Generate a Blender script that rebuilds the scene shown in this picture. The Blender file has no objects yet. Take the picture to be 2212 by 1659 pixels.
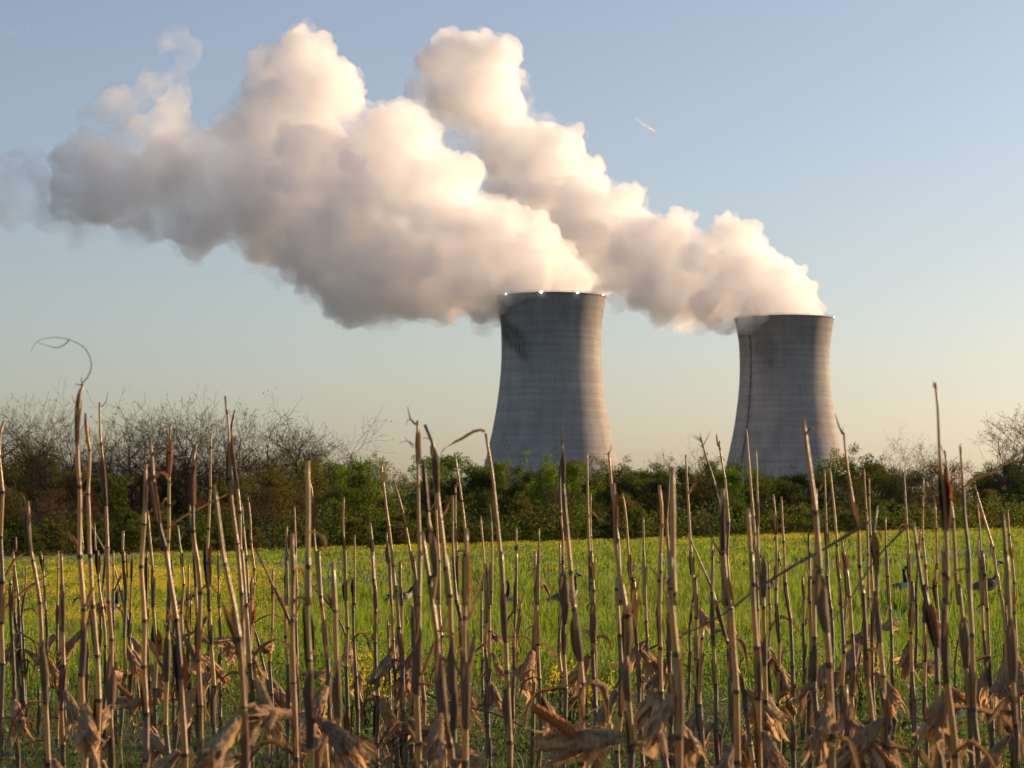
import bpy, bmesh, math, random
import numpy as np
from mathutils import Vector, Matrix, noise
R = math.radians
scene = bpy.context.scene
COL = scene.collection

# ------------------------------------------------------------------ camera
# pixel units used below: the photograph at 2212 x 1659
FPX = 5200.0; CX, CY = 1106.0, 829.5; HORIZ = 1108.0
PITCH = math.atan((HORIZ - CY) / FPX)
EYE = Vector((0, 0, 1.8))
cam_data = bpy.data.cameras.new('camera')
cam = bpy.data.objects.new('camera', cam_data); COL.objects.link(cam)
cam_data.sensor_width = 36; cam_data.lens = 36 * FPX / 2212
cam_data.clip_start = 0.2; cam_data.clip_end = 40000
cam_data.dof.use_dof = True; cam_data.dof.focus_distance = 24.0; cam_data.dof.aperture_fstop = 7.5
cam.location = EYE; cam.rotation_euler = (R(90) + PITCH, 0, 0)
scene.camera = cam

# ------------------------------------------------------------------ sky and sun
SUN_AZ, SUN_EL = R(59), R(10.5)          # azimuth clockwise from the view direction
world = bpy.data.worlds.new('World'); scene.world = world; world.use_nodes = True
wn = world.node_tree; bg = wn.nodes['Background']
sky = wn.nodes.new('ShaderNodeTexSky'); sky.sky_type = 'NISHITA'; sky.sun_disc = False
sky.sun_elevation = SUN_EL; sky.sun_rotation = SUN_AZ
sky.air_density = 0.91; sky.dust_density = 1.26; sky.ozone_density = 1.68; sky.altitude = 0
hs = wn.nodes.new('ShaderNodeHueSaturation'); hs.inputs['Saturation'].default_value = 0.807
tn = wn.nodes.new('ShaderNodeMix'); tn.data_type = 'RGBA'; tn.blend_type = 'MULTIPLY'
tn.inputs['Factor'].default_value = 1.0; tn.inputs['B'].default_value = (1.04, .993, 1.055, 1)
wn.links.new(sky.outputs[0], hs.inputs['Color']); wn.links.new(hs.outputs[0], tn.inputs['A'])
wn.links.new(tn.outputs['Result'], bg.inputs[0]); bg.inputs[1].default_value = 0.10
sd = bpy.data.lights.new('sun', 'SUN'); sd.energy = 4.8; sd.angle = R(0.5); sd.color = (1.0, 0.66, 0.37)
sun = bpy.data.objects.new('sun', sd); COL.objects.link(sun)
SDIR = Vector((math.sin(SUN_AZ) * math.cos(SUN_EL), math.cos(SUN_AZ) * math.cos(SUN_EL), math.sin(SUN_EL)))
sun.rotation_euler = SDIR.to_track_quat('Z', 'Y').to_euler()
vs = scene.view_settings
vs.view_transform = 'Standard'; vs.look = 'None'; vs.exposure = 0.58; vs.gamma = 1; vs.use_curve_mapping = False
cyc = scene.cycles
cyc.use_denoising = True; cyc.max_bounces = 44; cyc.volume_bounces = 40; cyc.transparent_max_bounces = 24
cyc.diffuse_bounces = 4; cyc.transmission_bounces = 6; cyc.sample_clamp_indirect = 6; cyc.volume_step_rate = 2.0

# ------------------------------------------------------------------ helpers
def P(px, py, depth):
    """The point at the given depth that the photograph shows at pixel (px, py)."""
    s, c = math.sin(PITCH), math.cos(PITCH)
    d = Vector((px - CX, FPX * c - (CY - py) * s, FPX * s + (CY - py) * c))
    return EYE + d * (depth / d.y)
def to_px(p):
    s, c = math.sin(PITCH), math.cos(PITCH)
    q = Vector(p) - EYE
    zf = q.y * c + q.z * s; u = -q.y * s + q.z * c
    return CX + FPX * q.x / zf, CY - FPX * u / zf
def lerp_tab(x, xs, ys): return float(np.interp(x, xs, ys))
def ground_z(x, y):
    b0 = np.interp(y, [0, 22, 40, 58, 100, 150, 185, 300, 420, 20000], [0, 0, -.27, -.48, -.44, -.36, -.75, -2.6, -2.8, -2.8])
    b1 = np.interp(y, [0, 22, 40, 58, 150, 200, 300, 20000], [0, 0, .024, .043, .0294, .022, .01, 0])
    return b0 + b1 * np.clip(x, -60, 60)
def new_mat(name):
    m = bpy.data.materials.new(name); m.use_nodes = True
    return m, m.node_tree, m.node_tree.nodes['Principled BSDF']
def ramp(nt, stops):
    r = nt.nodes.new('ShaderNodeValToRGB'); e = r.color_ramp.elements
    while len(e) < len(stops): e.new(0.5)
    for el, (p, c) in zip(e, stops):
        el.position = p; el.color = (*c, 1) if len(c) == 3 else c
    return r
def mesh_obj(name, V, F, mats, parent=None, MI=None, smooth=True):
    me = bpy.data.meshes.new(name); me.from_pydata([tuple(v) for v in V], [], F)
    for m in (mats if isinstance(mats, (list, tuple)) else [mats]): me.materials.append(m)
    if MI is not None: me.polygons.foreach_set('material_index', np.array(MI, dtype=np.int32))
    if smooth: me.polygons.foreach_set('use_smooth', np.ones(len(me.polygons), dtype=bool))
    me.update()
    o = bpy.data.objects.new(name, me); COL.objects.link(o)
    if parent is not None: o.parent = parent
    return o
def np_mesh(name, V, loops, counts, mats, parent=None, attr=None, smooth=False):
    """A large mesh straight from arrays: V (n,3), loops flat vertex indices, counts vertices per face."""
    me = bpy.data.meshes.new(name)
    me.vertices.add(len(V)); me.vertices.foreach_set('co', np.asarray(V, dtype=np.float32).ravel())
    me.loops.add(len(loops)); me.loops.foreach_set('vertex_index', np.asarray(loops, dtype=np.int32))
    counts = np.asarray(counts, dtype=np.int32); st = np.concatenate([[0], np.cumsum(counts)[:-1]]).astype(np.int32)
    me.polygons.add(len(counts)); me.polygons.foreach_set('loop_start', st); me.polygons.foreach_set('loop_total', counts)
    if smooth: me.polygons.foreach_set('use_smooth', np.ones(len(counts), dtype=bool))
    if attr is not None:
        a = me.attributes.new('tint', 'FLOAT', 'POINT'); a.data.foreach_set('value', np.asarray(attr, dtype=np.float32))
    me.update(calc_edges=True); me.validate()
    for m in (mats if isinstance(mats, (list, tuple)) else [mats]): me.materials.append(m)
    o = bpy.data.objects.new(name, me); COL.objects.link(o)
    if parent is not None: o.parent = parent
    return o
def thing(name, label, cat, loc=(0, 0, 0), rz=0.0, group=None):
    o = bpy.data.objects.new(name, None); COL.objects.link(o)
    o.location = loc; o.rotation_euler = (0, 0, rz); o.empty_display_size = 0.2
    return tag(o, label, cat, group)
def tag(o, label, cat, group=None):
    o['label'] = label; o['category'] = cat
    if group: o['group'] = group
    return o
def stuff(o, label, cat=None):
    o['kind'] = 'stuff'; o['label'] = label
    if cat: o['category'] = cat
    return o
def copy_thing(root, loc, rz, sc=1.0):
    r = root.copy(); COL.objects.link(r); r.location = loc; r.rotation_euler = (0, 0, rz)
    r.scale = (sc, sc, sc) if isinstance(sc, (int, float)) else sc
    for ch in list(root.children):
        c = ch.copy(); COL.objects.link(c); c.parent = r
        for g in list(ch.children):
            d = g.copy(); COL.objects.link(d); d.parent = c
    return r
def vnoise(x, y, seed=0):
    """Smooth value noise in -1..1 for arrays."""
    xi, yi = np.floor(x).astype(np.int64), np.floor(y).astype(np.int64); fx, fy = x - xi, y - yi
    fx, fy = fx * fx * (3 - 2 * fx), fy * fy * (3 - 2 * fy)
    def h(a, b):
        n = (a * 374761393 + b * 668265263 + seed * 974711) & 0x7fffffff
        n = ((n ^ (n >> 13)) * 1274126177) & 0x7fffffff
        return ((n ^ (n >> 16)) & 0xffff) / 32767.5 - 1
    return (h(xi, yi) * (1 - fx) + h(xi + 1, yi) * fx) * (1 - fy) + (h(xi, yi + 1) * (1 - fx) + h(xi + 1, yi + 1) * fx) * fy
def tube(pts, rads, seg, V, F, closed=True):
    """Append a tube along pts to V, F; returns the index of its first face."""
    f0 = len(F); base = len(V); n = len(pts); ref = Vector((0.13, 1, 0.07)).normalized()
    for i, p in enumerate(pts):
        t = (pts[min(i + 1, n - 1)] - pts[max(i - 1, 0)]).normalized()
        a = t.cross(ref)
        if a.length < 1e-3: a = t.cross(Vector((1, 0, 0)))
        a.normalize(); b = t.cross(a)
        for k in range(seg):
            an = 2 * math.pi * k / seg
            V.append(p + (a * math.cos(an) + b * math.sin(an)) * rads[i])
    for i in range(n - 1):
        for k in range(seg):
            k2 = (k + 1) % seg
            F.append((base + i * seg + k, base + i * seg + k2, base + (i + 1) * seg + k2, base + (i + 1) * seg + k))
    if closed:
        F.append(tuple(base + k for k in range(seg))[::-1]); F.append(tuple(base + (n - 1) * seg + k for k in range(seg)))
    return f0
def catmull(pts, step):
    """Resample a polyline smoothly at about the given spacing."""
    if len(pts) < 3:
        a, b = pts[0], pts[-1]; n = max(2, int((b - a).length / step) + 1)
        return [a.lerp(b, i / (n - 1)) for i in range(n)]
    q = [pts[0] * 2 - pts[1]] + list(pts) + [pts[-1] * 2 - pts[-2]]; out = []
    for i in range(1, len(q) - 2):
        n = max(1, int((q[i + 1] - q[i]).length / step))
        for k in range(n):
            t = k / n; p0, p1, p2, p3 = q[i - 1:i + 3]
            out.append(0.5 * ((2 * p1) + (p2 - p0) * t + (2 * p0 - 5 * p1 + 4 * p2 - p3) * t * t + (3 * p1 - p0 - 3 * p2 + p3) * t ** 3))
    out.append(pts[-1]); return out

# ------------------------------------------------------------------ materials
def plant_mat(name, col, col2, trans=None, tfac=0.35, scale=(60, 60, 6), rough=0.75, obj_random=0.0, spec=0.2, bump=0.0):
    """Dry or green plant tissue: streaky colour, light showing through."""
    m, nt, b = new_mat(name)
    tc = nt.nodes.new('ShaderNodeTexCoord'); mp = nt.nodes.new('ShaderNodeMapping'); mp.inputs['Scale'].default_value = scale
    nz = nt.nodes.new('ShaderNodeTexNoise'); nz.inputs['Scale'].default_value = 1; nz.inputs['Detail'].default_value = 4; nz.inputs['Roughness'].default_value = .6
    nt.links.new(tc.outputs['Object'], mp.inputs[0]); nt.links.new(mp.outputs[0], nz.inputs['Vector'])
    r = ramp(nt, [(.38, col2), (.60, col)]); nt.links.new(nz.outputs['Fac'], r.inputs[0]); out = r.outputs[0]
    if obj_random:
        oi = nt.nodes.new('ShaderNodeObjectInfo'); h = nt.nodes.new('ShaderNodeHueSaturation')
        mr = nt.nodes.new('ShaderNodeMapRange'); mr.inputs['To Min'].default_value = 1 - obj_random; mr.inputs['To Max'].default_value = 1 + obj_random
        nt.links.new(oi.outputs['Random'], mr.inputs['Value']); nt.links.new(mr.outputs[0], h.inputs['Value'])
        m2 = nt.nodes.new('ShaderNodeMath'); m2.operation = 'MULTIPLY_ADD'; m2.inputs[1].default_value = 7.31; m2.inputs[2].default_value = 0.2
        fr = nt.nodes.new('ShaderNodeMath'); fr.operation = 'FRACT'
        mh = nt.nodes.new('ShaderNodeMapRange'); mh.inputs['To Min'].default_value = .5 - obj_random * .07; mh.inputs['To Max'].default_value = .5 + obj_random * .05
        nt.links.new(oi.outputs['Random'], m2.inputs[0]); nt.links.new(m2.outputs[0], fr.inputs[0]); nt.links.new(fr.outputs[0], mh.inputs['Value']); nt.links.new(mh.outputs[0], h.inputs['Hue'])
        nt.links.new(out, h.inputs['Color']); out = h.outputs[0]
    nt.links.new(out, b.inputs['Base Color']); b.inputs['Roughness'].default_value = rough; b.inputs['Specular IOR Level'].default_value = spec
    if bump:
        bu = nt.nodes.new('ShaderNodeBump'); bu.inputs['Strength'].default_value = .8; bu.inputs['Distance'].default_value = bump; nt.links.new(nz.outputs['Fac'], bu.inputs['Height']); nt.links.new(bu.outputs[0], b.inputs['Normal'])
    if trans is not None:
        t = nt.nodes.new('ShaderNodeBsdfTranslucent'); mx = nt.nodes.new('ShaderNodeMixShader'); mx.inputs[0].default_value = tfac
        mm = nt.nodes.new('ShaderNodeMix'); mm.data_type = 'RGBA'; mm.blend_type = 'MIX'; mm.inputs['Factor'].default_value = .6
        nt.links.new(out, mm.inputs['A']); mm.inputs['B'].default_value = (*trans, 1); nt.links.new(mm.outputs['Result'], t.inputs['Color'])
        nt.links.new(b.outputs[0], mx.inputs[1]); nt.links.new(t.outputs[0], mx.inputs[2]); nt.links.new(mx.outputs[0], nt.nodes['Material Output'].inputs['Surface'])
    return m
M_STRAW = plant_mat('straw_stem', (.54, .375, .13), (.34, .225, .075), (.72, .46, .12), .26, scale=(150, 150, 7), rough=.36, obj_random=.25, spec=.7, bump=.002)
M_WEATHER = plant_mat('weathered_stem', (.21, .148, .09), (.095, .067, .04), (.40, .22, .07), .10, scale=(160, 160, 6), rough=.48, obj_random=.3, spec=.5, bump=.003)
M_NODE = plant_mat('stem_node', (.13, .09, .055), (.055, .038, .025), scale=(60, 60, 60))
M_SHEATH = plant_mat('grey_sheath', (.20, .145, .09), (.10, .07, .043), (.40, .21, .07), .24, scale=(180, 180, 6), obj_random=.28, bump=.003)
M_DARK = plant_mat('shade_tinted_sheath', (.085, .056, .036), (.035, .024, .016), (.20, .07, .02), .18, scale=(180, 180, 6), obj_random=.25, bump=.003)  # shade inside the open hollow put into the colour, with red-brown show-through
M_ORANGE = plant_mat('rusty_sheath', (.24, .105, .04), (.09, .045, .024), (.42, .14, .03), .3, scale=(180, 180, 6), obj_random=.2, bump=.003)
M_LEAF = plant_mat('dry_leaf', (.29, .195, .105), (.10, .066, .038), (.48, .27, .10), .25, scale=(70, 70, 22), obj_random=.3, bump=.004)
M_HUSK = plant_mat('corn_husk', (.66, .49, .28), (.33, .22, .115), (.78, .49, .19), .45, scale=(170, 170, 9), obj_random=.25, bump=.004)
M_HUSK_GREY = plant_mat('weathered_husk', (.43, .335, .225), (.18, .13, .08), (.60, .37, .15), .36, scale=(170, 170, 9), obj_random=.25, bump=.004)
M_COB = plant_mat('corn_cob', (.42, .16, .045), (.22, .075, .025), scale=(220, 220, 220))
M_BARK = plant_mat('bark', (.085, .066, .05), (.045, .036, .028), scale=(2, 2, .5), rough=.9, obj_random=.2)
def leaf_mat(name, c, t, f=.45): return plant_mat(name, c, tuple(v * .6 for v in c), t, f, scale=(.35, .35, .35), rough=.8, obj_random=.3, spec=.05)
M_GREEN = leaf_mat('bright_leaves', (.10, .155, .024), (.24, .36, .03))
M_MID = leaf_mat('green_leaves', (.068, .09, .021), (.17, .22, .025))
M_OLIVE = leaf_mat('olive_leaves', (.11, .10, .03), (.22, .19, .03))
M_BUD = leaf_mat('brown_buds', (.105, .075, .038), (.16, .11, .03))
M_YELLOW = leaf_mat('yellow_green_leaves', (.14, .14, .03), (.30, .28, .03))
def tint_mat(name, stops, tstops, fac=.5, rough=.55):
    """Grass and flowers: hue by each blade's own random tint."""
    m, nt, b = new_mat(name)
    at = nt.nodes.new('ShaderNodeAttribute'); at.attribute_name = 'tint'
    r1, r2 = ramp(nt, stops), ramp(nt, tstops)
    nt.links.new(at.outputs['Fac'], r1.inputs[0]); nt.links.new(at.outputs['Fac'], r2.inputs[0])
    nt.links.new(r1.outputs[0], b.inputs['Base Color']); b.inputs['Roughness'].default_value = rough; b.inputs['Specular IOR Level'].default_value = .25
    t = nt.nodes.new('ShaderNodeBsdfTranslucent'); nt.links.new(r2.outputs[0], t.inputs['Color'])
    mx = nt.nodes.new('ShaderNodeMixShader'); mx.inputs[0].default_value = fac
    nt.links.new(b.outputs[0], mx.inputs[1]); nt.links.new(t.outputs[0], mx.inputs[2]); nt.links.new(mx.outputs[0], nt.nodes['Material Output'].inputs['Surface'])
    return m
M_GRASS = tint_mat('grass_blades', [(0, (.055, .10, .014)), (.6, (.10, .15, .018)), (.9, (.17, .17, .03)), (1, (.24, .19, .07))],
                   [(0, (.12, .26, .015)), (.6, (.24, .36, .018)), (.9, (.36, .36, .03)), (1, (.35, .28, .08))], .5)
M_WEED = tint_mat('weed_leaves', [(0, (.04, .075, .016)), (.7, (.075, .12, .02)), (1, (.16, .15, .05))], [(0, (.08, .17, .02)), (.7, (.15, .24, .02)), (1, (.25, .22, .05))], .4)
M_FLOWER = tint_mat('yellow_petals', [(0, (.68, .52, .02)), (1, (.78, .66, .05))], [(0, (.7, .55, .01)), (1, (.8, .7, .03))], .4)
M_PALE = tint_mat('pale_petals', [(0, (.50, .50, .25)), (1, (.60, .58, .36))], [(0, (.5, .5, .2)), (1, (.6, .6, .3))], .35)
M_LITTER = tint_mat('straw_litter', [(0, (.16, .11, .06)), (1, (.42, .31, .19))], [(0, (.2, .1, .04)), (1, (.4, .24, .1))], .2)

# ------------------------------------------------------------------ ground
def build_ground():
    xs = np.unique(np.concatenate([np.linspace(-70, 70, 57), np.array([-9000, -5000, -2500, -1200, -600, -300, -150, -100, 100, 150, 300, 600, 1200, 2500, 5000, 9000])]))
    ys = np.unique(np.concatenate([np.array([-60, -20, 0, 8]), np.linspace(12, 60, 33), np.linspace(64, 220, 40), np.array([250, 300, 360, 420, 600, 900, 1400, 2500, 5000, 9000, 16000])]))
    X, Y = np.meshgrid(xs, ys); Z = ground_z(X, Y)
    near = np.clip(1 - np.maximum(np.abs(X) - 60, 0) / 40, 0, 1) * (Y < 240)
    Z = Z + near * (0.035 * vnoise(X * .6, Y * .6, 3) + .05 * vnoise(X * .12, Y * .12, 4) * np.clip((Y - 20) / 30, 0, 1))
    n, mcol = len(xs), len(ys); V = np.stack([X, Y, Z], -1).reshape(-1, 3)
    i = (np.arange(mcol - 1)[:, None] * n + np.arange(n - 1)[None]).ravel()
    loops = np.stack([i, i + 1, i + n + 1, i + n], -1).ravel()
    m, nt, b = new_mat('field_soil')
    tc = nt.nodes.new('ShaderNodeTexCoord'); nz = nt.nodes.new('ShaderNodeTexNoise'); nz.inputs['Scale'].default_value = 1.3; nz.inputs['Detail'].default_value = 8
    r = ramp(nt, [(.3, (.035, .032, .017)), (.55, (.05, .065, .017)), (.75, (.085, .075, .035))])
    nt.links.new(tc.outputs['Object'], nz.inputs['Vector']); nt.links.new(nz.outputs['Fac'], r.inputs[0]); nt.links.new(r.outputs[0], b.inputs['Base Color'])
    b.inputs['Roughness'].default_value = .95
    o = np_mesh('ground', V, loops, np.full(len(i), 4), m, smooth=True)
    o['kind'] = 'structure'
build_ground()

# ------------------------------------------------------------------ cooling towers
Z_BASE = -3.0
PROF_R = [(Z_BASE, 57.0), (11, 53.2), (26, 48.9), (41.7, 44.9), (61, 40.6), (74, 38.3), (86.5, 36.6), (100, 35.2), (112, 34.7), (120, 34.7), (128, 34.95), (133.8, 35.3), (140, 36.2), (146, 37.3), (151.5, 38.3)]
def tower_r(z):
    zs = [p[0] for p in PROF_R]; rs = [p[1] for p in PROF_R]
    h = 2.5
    return float(np.mean(np.interp([z - h, z - h / 2, z, z + h / 2, z + h], zs, rs))) if Z_BASE + h < z < 151.5 - h else float(np.interp(z, zs, rs))
def concrete_mat(name, stain_a, stain_w, stain_z, stain_h, stain_amt):
    m, nt, b = new_mat(name); N, L = nt.nodes.new, nt.links.new
    tc = N('ShaderNodeTexCoord'); sx = N('ShaderNodeSeparateXYZ'); L(tc.outputs['Object'], sx.inputs[0])
    def math_(op, a, bb=None, c=None):
        n = N('ShaderNodeMath'); n.operation = op
        for i, v in enumerate((a, bb, c)):
            if v is None: continue
            if isinstance(v, (int, float)): n.inputs[i].default_value = v
            else: L(v, n.inputs[i])
        return n.outputs[0]
    ang = math_('ARCTAN2', sx.outputs['X'], math_('MULTIPLY', sx.outputs['Y'], -1.0))       # 0 faces the camera side
    def nz(vx, vy, vz, det=5, rough=.6):
        cb = N('ShaderNodeCombineXYZ'); L(math_('MULTIPLY', ang, vx), cb.inputs[0]); L(math_('MULTIPLY', sx.outputs['Z'], vz), cb.inputs[2]); cb.inputs[1].default_value = vy
        t = N('ShaderNodeTexNoise'); t.inputs['Scale'].default_value = 1; t.inputs['Detail'].default_value = det; t.inputs['Roughness'].default_value = rough
        L(cb.outputs[0], t.inputs['Vector']); return t.outputs['Fac']
    def mr(v, a, bb, c, d):
        n = N('ShaderNodeMapRange'); n.interpolation_type = 'SMOOTHSTEP'; L(v, n.inputs['Value'])
        for k, x in zip(('From Min', 'From Max', 'To Min', 'To Max'), (a, bb, c, d)): n.inputs[k].default_value = x
        return n.outputs[0]
    lift = math_('FRACT', math_('MULTIPLY', sx.outputs['Z'], 1 / 1.55))
    joint = math_('MULTIPLY', math_('LESS_THAN', lift, .16), mr(nz(9, 3, .65, 3), .42, .62, .25, 1))
    pan = math_('FRACT', math_('MULTIPLY', ang, 22.0))
    vjoint = math_('MULTIPLY', math_('LESS_THAN', pan, .10), mr(nz(22, 5, .05, 3), .45, .65, 0, 1))
    streak = nz(38, 1, .045, 6, .65); blotch = nz(3, 2, .03, 5, .6); fine = nz(120, 4, 1.2, 3, .6); band = nz(.4, 6, .33, 3, .5)
    v = math_('ADD', mr(streak, .3, .7, .90, 1.06), mr(blotch, .3, .7, -.10, .12))
    v = math_('ADD', v, mr(fine, .3, .7, -.07, .07)); v = math_('ADD', v, mr(band, .3, .7, -.10, .09))
    v = math_('SUBTRACT', v, math_('MULTIPLY', joint, .28)); v = math_('SUBTRACT', v, math_('MULTIPLY', vjoint, .10))
    efflo = math_('MULTIPLY', math_('GREATER_THAN', lift, .86), mr(nz(30, 8, .65, 4, .7), .56, .68, 0, .42)); v = math_('ADD', v, efflo)
    top = mr(sx.outputs['Z'], 104, 146, 1.0, .74); v = math_('MULTIPLY', v, top)                      # weathered darker towards the lip
    za = math_('SUBTRACT', sx.outputs['Z'], math_('MULTIPLY', math_('SUBTRACT', ang, stain_a), -22.0))
    st = math_('MULTIPLY', mr(math_('ABSOLUTE', math_('SUBTRACT', ang, stain_a)), stain_w * .35, stain_w, 1, 0),
               mr(math_('ABSOLUTE', math_('SUBTRACT', za, stain_z)), stain_h * .4, stain_h, 1, 0))
    st = math_('MULTIPLY', st, mr(nz(55, 7, .10, 5, .7), .36, .60, .1, 1)); v = math_('MULTIPLY', v, math_('SUBTRACT', 1, math_('MULTIPLY', st, stain_amt)))
    cm = N('ShaderNodeMix'); cm.data_type = 'RGBA'; cm.blend_type = 'MULTIPLY'; cm.inputs['Factor'].default_value = 1
    hue = ramp(nt, [(.3, (.345, .338, .332)), (.7, (.385, .36, .325))]); L(blotch, hue.inputs[0])
    cc = N('ShaderNodeCombineColor'); [L(v, cc.inputs[i]) for i in range(3)]
    L(hue.outputs[0], cm.inputs['A']); L(cc.outputs[0], cm.inputs['B']); L(cm.outputs['Result'], b.inputs['Base Color'])
    b.inputs['Roughness'].default_value = .92; b.inputs['Specular IOR Level'].default_value = .15
    bu = N('ShaderNodeBump'); bu.inputs['Strength'].default_value = .5; bu.inputs['Distance'].default_value = .12
    L(math_('SUBTRACT', math_('MULTIPLY', fine, .4), joint), bu.inputs['Height']); L(bu.outputs[0], b.inputs['Normal'])
    return m
M_LAMP, _nt, _b = new_mat('beacon_glow'); _b.inputs['Base Color'].default_value = (.9, .9, .9, 1); _b.inputs['Emission Color'].default_value = (1, .97, .9, 1); _b.inputs['Emission Strength'].default_value = 9
M_STEEL, _nt, _b = new_mat('dark_steel'); _b.inputs['Base Color'].default_value = (.05, .05, .055, 1); _b.inputs['Roughness'].default_value = .7
def cooling_tower(px, depth, label, mat, beacons, ladder):
    x = (px - CX) * depth / FPX
    t = thing('cooling_tower', label, 'cooling tower', (x, depth, 0), 0, 'cooling towers of the power station')
    seg = 160; prof = [(tower_r(z), z) for z in np.concatenate([np.arange(Z_BASE - 1, 151.5, 1.55), [151.5]])]
    prof += [(38.75, 151.7), (38.75, 152.6), (37.4, 152.6)] + [(tower_r(z) - 1.0, z) for z in (150, 146, 140, 133, 122, 110, 95, 70, 40, Z_BASE - 1)]
    V, F = [], []
    for r, z in prof: V += [(r * math.sin(2 * math.pi * i / seg), -r * math.cos(2 * math.pi * i / seg), z) for i in range(seg)]
    for k in range(len(prof) - 1):
        for i in range(seg): F.append((k * seg + i, k * seg + (i + 1) % seg, (k + 1) * seg + (i + 1) % seg, (k + 1) * seg + i))
    mesh_obj('shell', V, F, mat, t)
    # walkway rail round the lip
    V, F = [], []; pts = [Vector((38.3 * math.sin(2 * math.pi * i / 96), -38.3 * math.cos(2 * math.pi * i / 96), 153.6)) for i in range(97)]
    tube(pts, [.09] * 97, 4, V, F, False)
    for i in range(0, 96, 2): tube([pts[i] - Vector((0, 0, 1.05)), pts[i]], [.07, .07], 4, V, F)
    mesh_obj('railing', V, F, M_STEEL, t)
    for a, s in beacons:
        bm = bmesh.new(); bmesh.ops.create_uvsphere(bm, u_segments=12, v_segments=8, radius=s)
        me = bpy.data.meshes.new('beacon_lamp'); bm.to_mesh(me); bm.free(); me.materials.append(M_LAMP)
        o = bpy.data.objects.new('beacon_lamp', me); COL.objects.link(o); o.parent = t; o.location = (39.6 * math.sin(a), -39.6 * math.cos(a), 152.3)
        V, F = [], []; tube([Vector((-1.0 * math.sin(a), 1.0 * math.cos(a), -.4)), Vector((0, 0, -.2))], [.15, .15], 5, V, F); mesh_obj('lamp_arm', V, F, M_STEEL, o)
    if ladder is not None:
        V, F = [], []; a = ladder
        for da in (-.012, .012):
            tube([Vector(((tower_r(z) + .5) * math.sin(a + da), -(tower_r(z) + .5) * math.cos(a + da), z)) for z in np.arange(12, 151, 3)], [.11] * 47, 4, V, F)
        for z in np.arange(13, 150, 1.0):
            r = tower_r(z) + .5; tube([Vector((r * math.sin(a + d), -r * math.cos(a + d), z)) for d in (-.012, .012)], [.05, .05], 3, V, F)
        lo = mesh_obj('ladder', V, F, M_STEEL, t)
        for z in np.arange(22, 148, 7.6):
            r = tower_r(z); V, F = [], []
            for i, (rr, dz) in enumerate(((r - .1, 0), (r + 1.5, 0), (r + 1.5, .25), (r - .1, .25))):
                for d in (-.032, .032): V.append(Vector((rr * math.sin(a + d), -rr * math.cos(a + d), z + dz)))
            F = [(0, 1, 3, 2), (2, 3, 5, 4), (4, 5, 7, 6), (6, 7, 1, 0), (0, 2, 4, 6), (1, 7, 5, 3)]
            tube([V[4] + Vector((0, 0, 0)), V[4] + Vector((0, 0, 1.0)), V[5] + Vector((0, 0, 1.0)), V[5]], [.06] * 4, 4, V, F)
            mesh_obj('platform', V, F, M_STEEL, lo, smooth=False)
    return t
D_L, D_R = 1675.0, 1864.0
cooling_tower(1191, D_L, 'larger concrete cooling tower with a black streaked stain below its steaming lip', concrete_mat('stained_concrete', -.95, .62, 124, 13, .72),
              [(-.93, .42), (-.19, .75), (.46, .62), (1.12, .42)], None)
cooling_tower(1696, D_R, 'smaller concrete cooling tower with a thin ladder running down its left side', concrete_mat('plain_concrete', -.55, .35, 126, 16, .35),
              [(1.18, .42)], -.93)

# ------------------------------------------------------------------ steam
def steam_mat(name, density, film, aniso=.55):
    """Droplets in air: an even scattering volume, with a faint film of droplets at its boundary."""
    m, nt, b = new_mat(name); nt.nodes.remove(b); N, L = nt.nodes.new, nt.links.new; out = nt.nodes['Material Output']
    v = N('ShaderNodeVolumePrincipled'); v.inputs['Color'].default_value = (.999, .9972, .9986, 1); v.inputs['Density'].default_value = density; v.inputs['Anisotropy'].default_value = aniso
    L(v.outputs[0], out.inputs['Volume'])
    tr = N('ShaderNodeBsdfTransparent'); df = N('ShaderNodeBsdfDiffuse'); df.inputs['Color'].default_value = (.9, .9, .9, 1)
    mx = N('ShaderNodeMixShader'); mx.inputs[0].default_value = film; L(tr.outputs[0], mx.inputs[1]); L(df.outputs[0], mx.inputs[2]); L(mx.outputs[0], out.inputs['Surface'])
    return m
M_STEAM = steam_mat('dense_steam', .095, .015)
def wispy_mat(name, density, film, sc, lo, hi):
    """Thinning steam: the same droplets, torn into shreds."""
    m = steam_mat(name, density, film); nt = m.node_tree; N, L = nt.nodes.new, nt.links.new; v = next(n for n in nt.nodes if n.type == 'PRINCIPLED_VOLUME')
    tc = N('ShaderNodeTexCoord'); nz = N('ShaderNodeTexNoise'); nz.inputs['Scale'].default_value = sc; nz.inputs['Detail'].default_value = 4; nz.inputs['Roughness'].default_value = .6; nz.inputs['Distortion'].default_value = .4
    mr = N('ShaderNodeMapRange'); mr.interpolation_type = 'SMOOTHSTEP'; mr.inputs['From Min'].default_value = lo; mr.inputs['From Max'].default_value = hi; mr.inputs['To Max'].default_value = density
    L(tc.outputs['Object'], nz.inputs['Vector']); L(nz.outputs['Fac'], mr.inputs['Value']); L(mr.outputs[0], v.inputs['Density']); m.cycles.volume_step_rate = 1.0; return m
M_THIN = wispy_mat('thin_steam', .074, .004, .035, .22, .66); M_WISP = wispy_mat('steam_wisp', .042, .002, .045, .34, .74)
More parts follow.
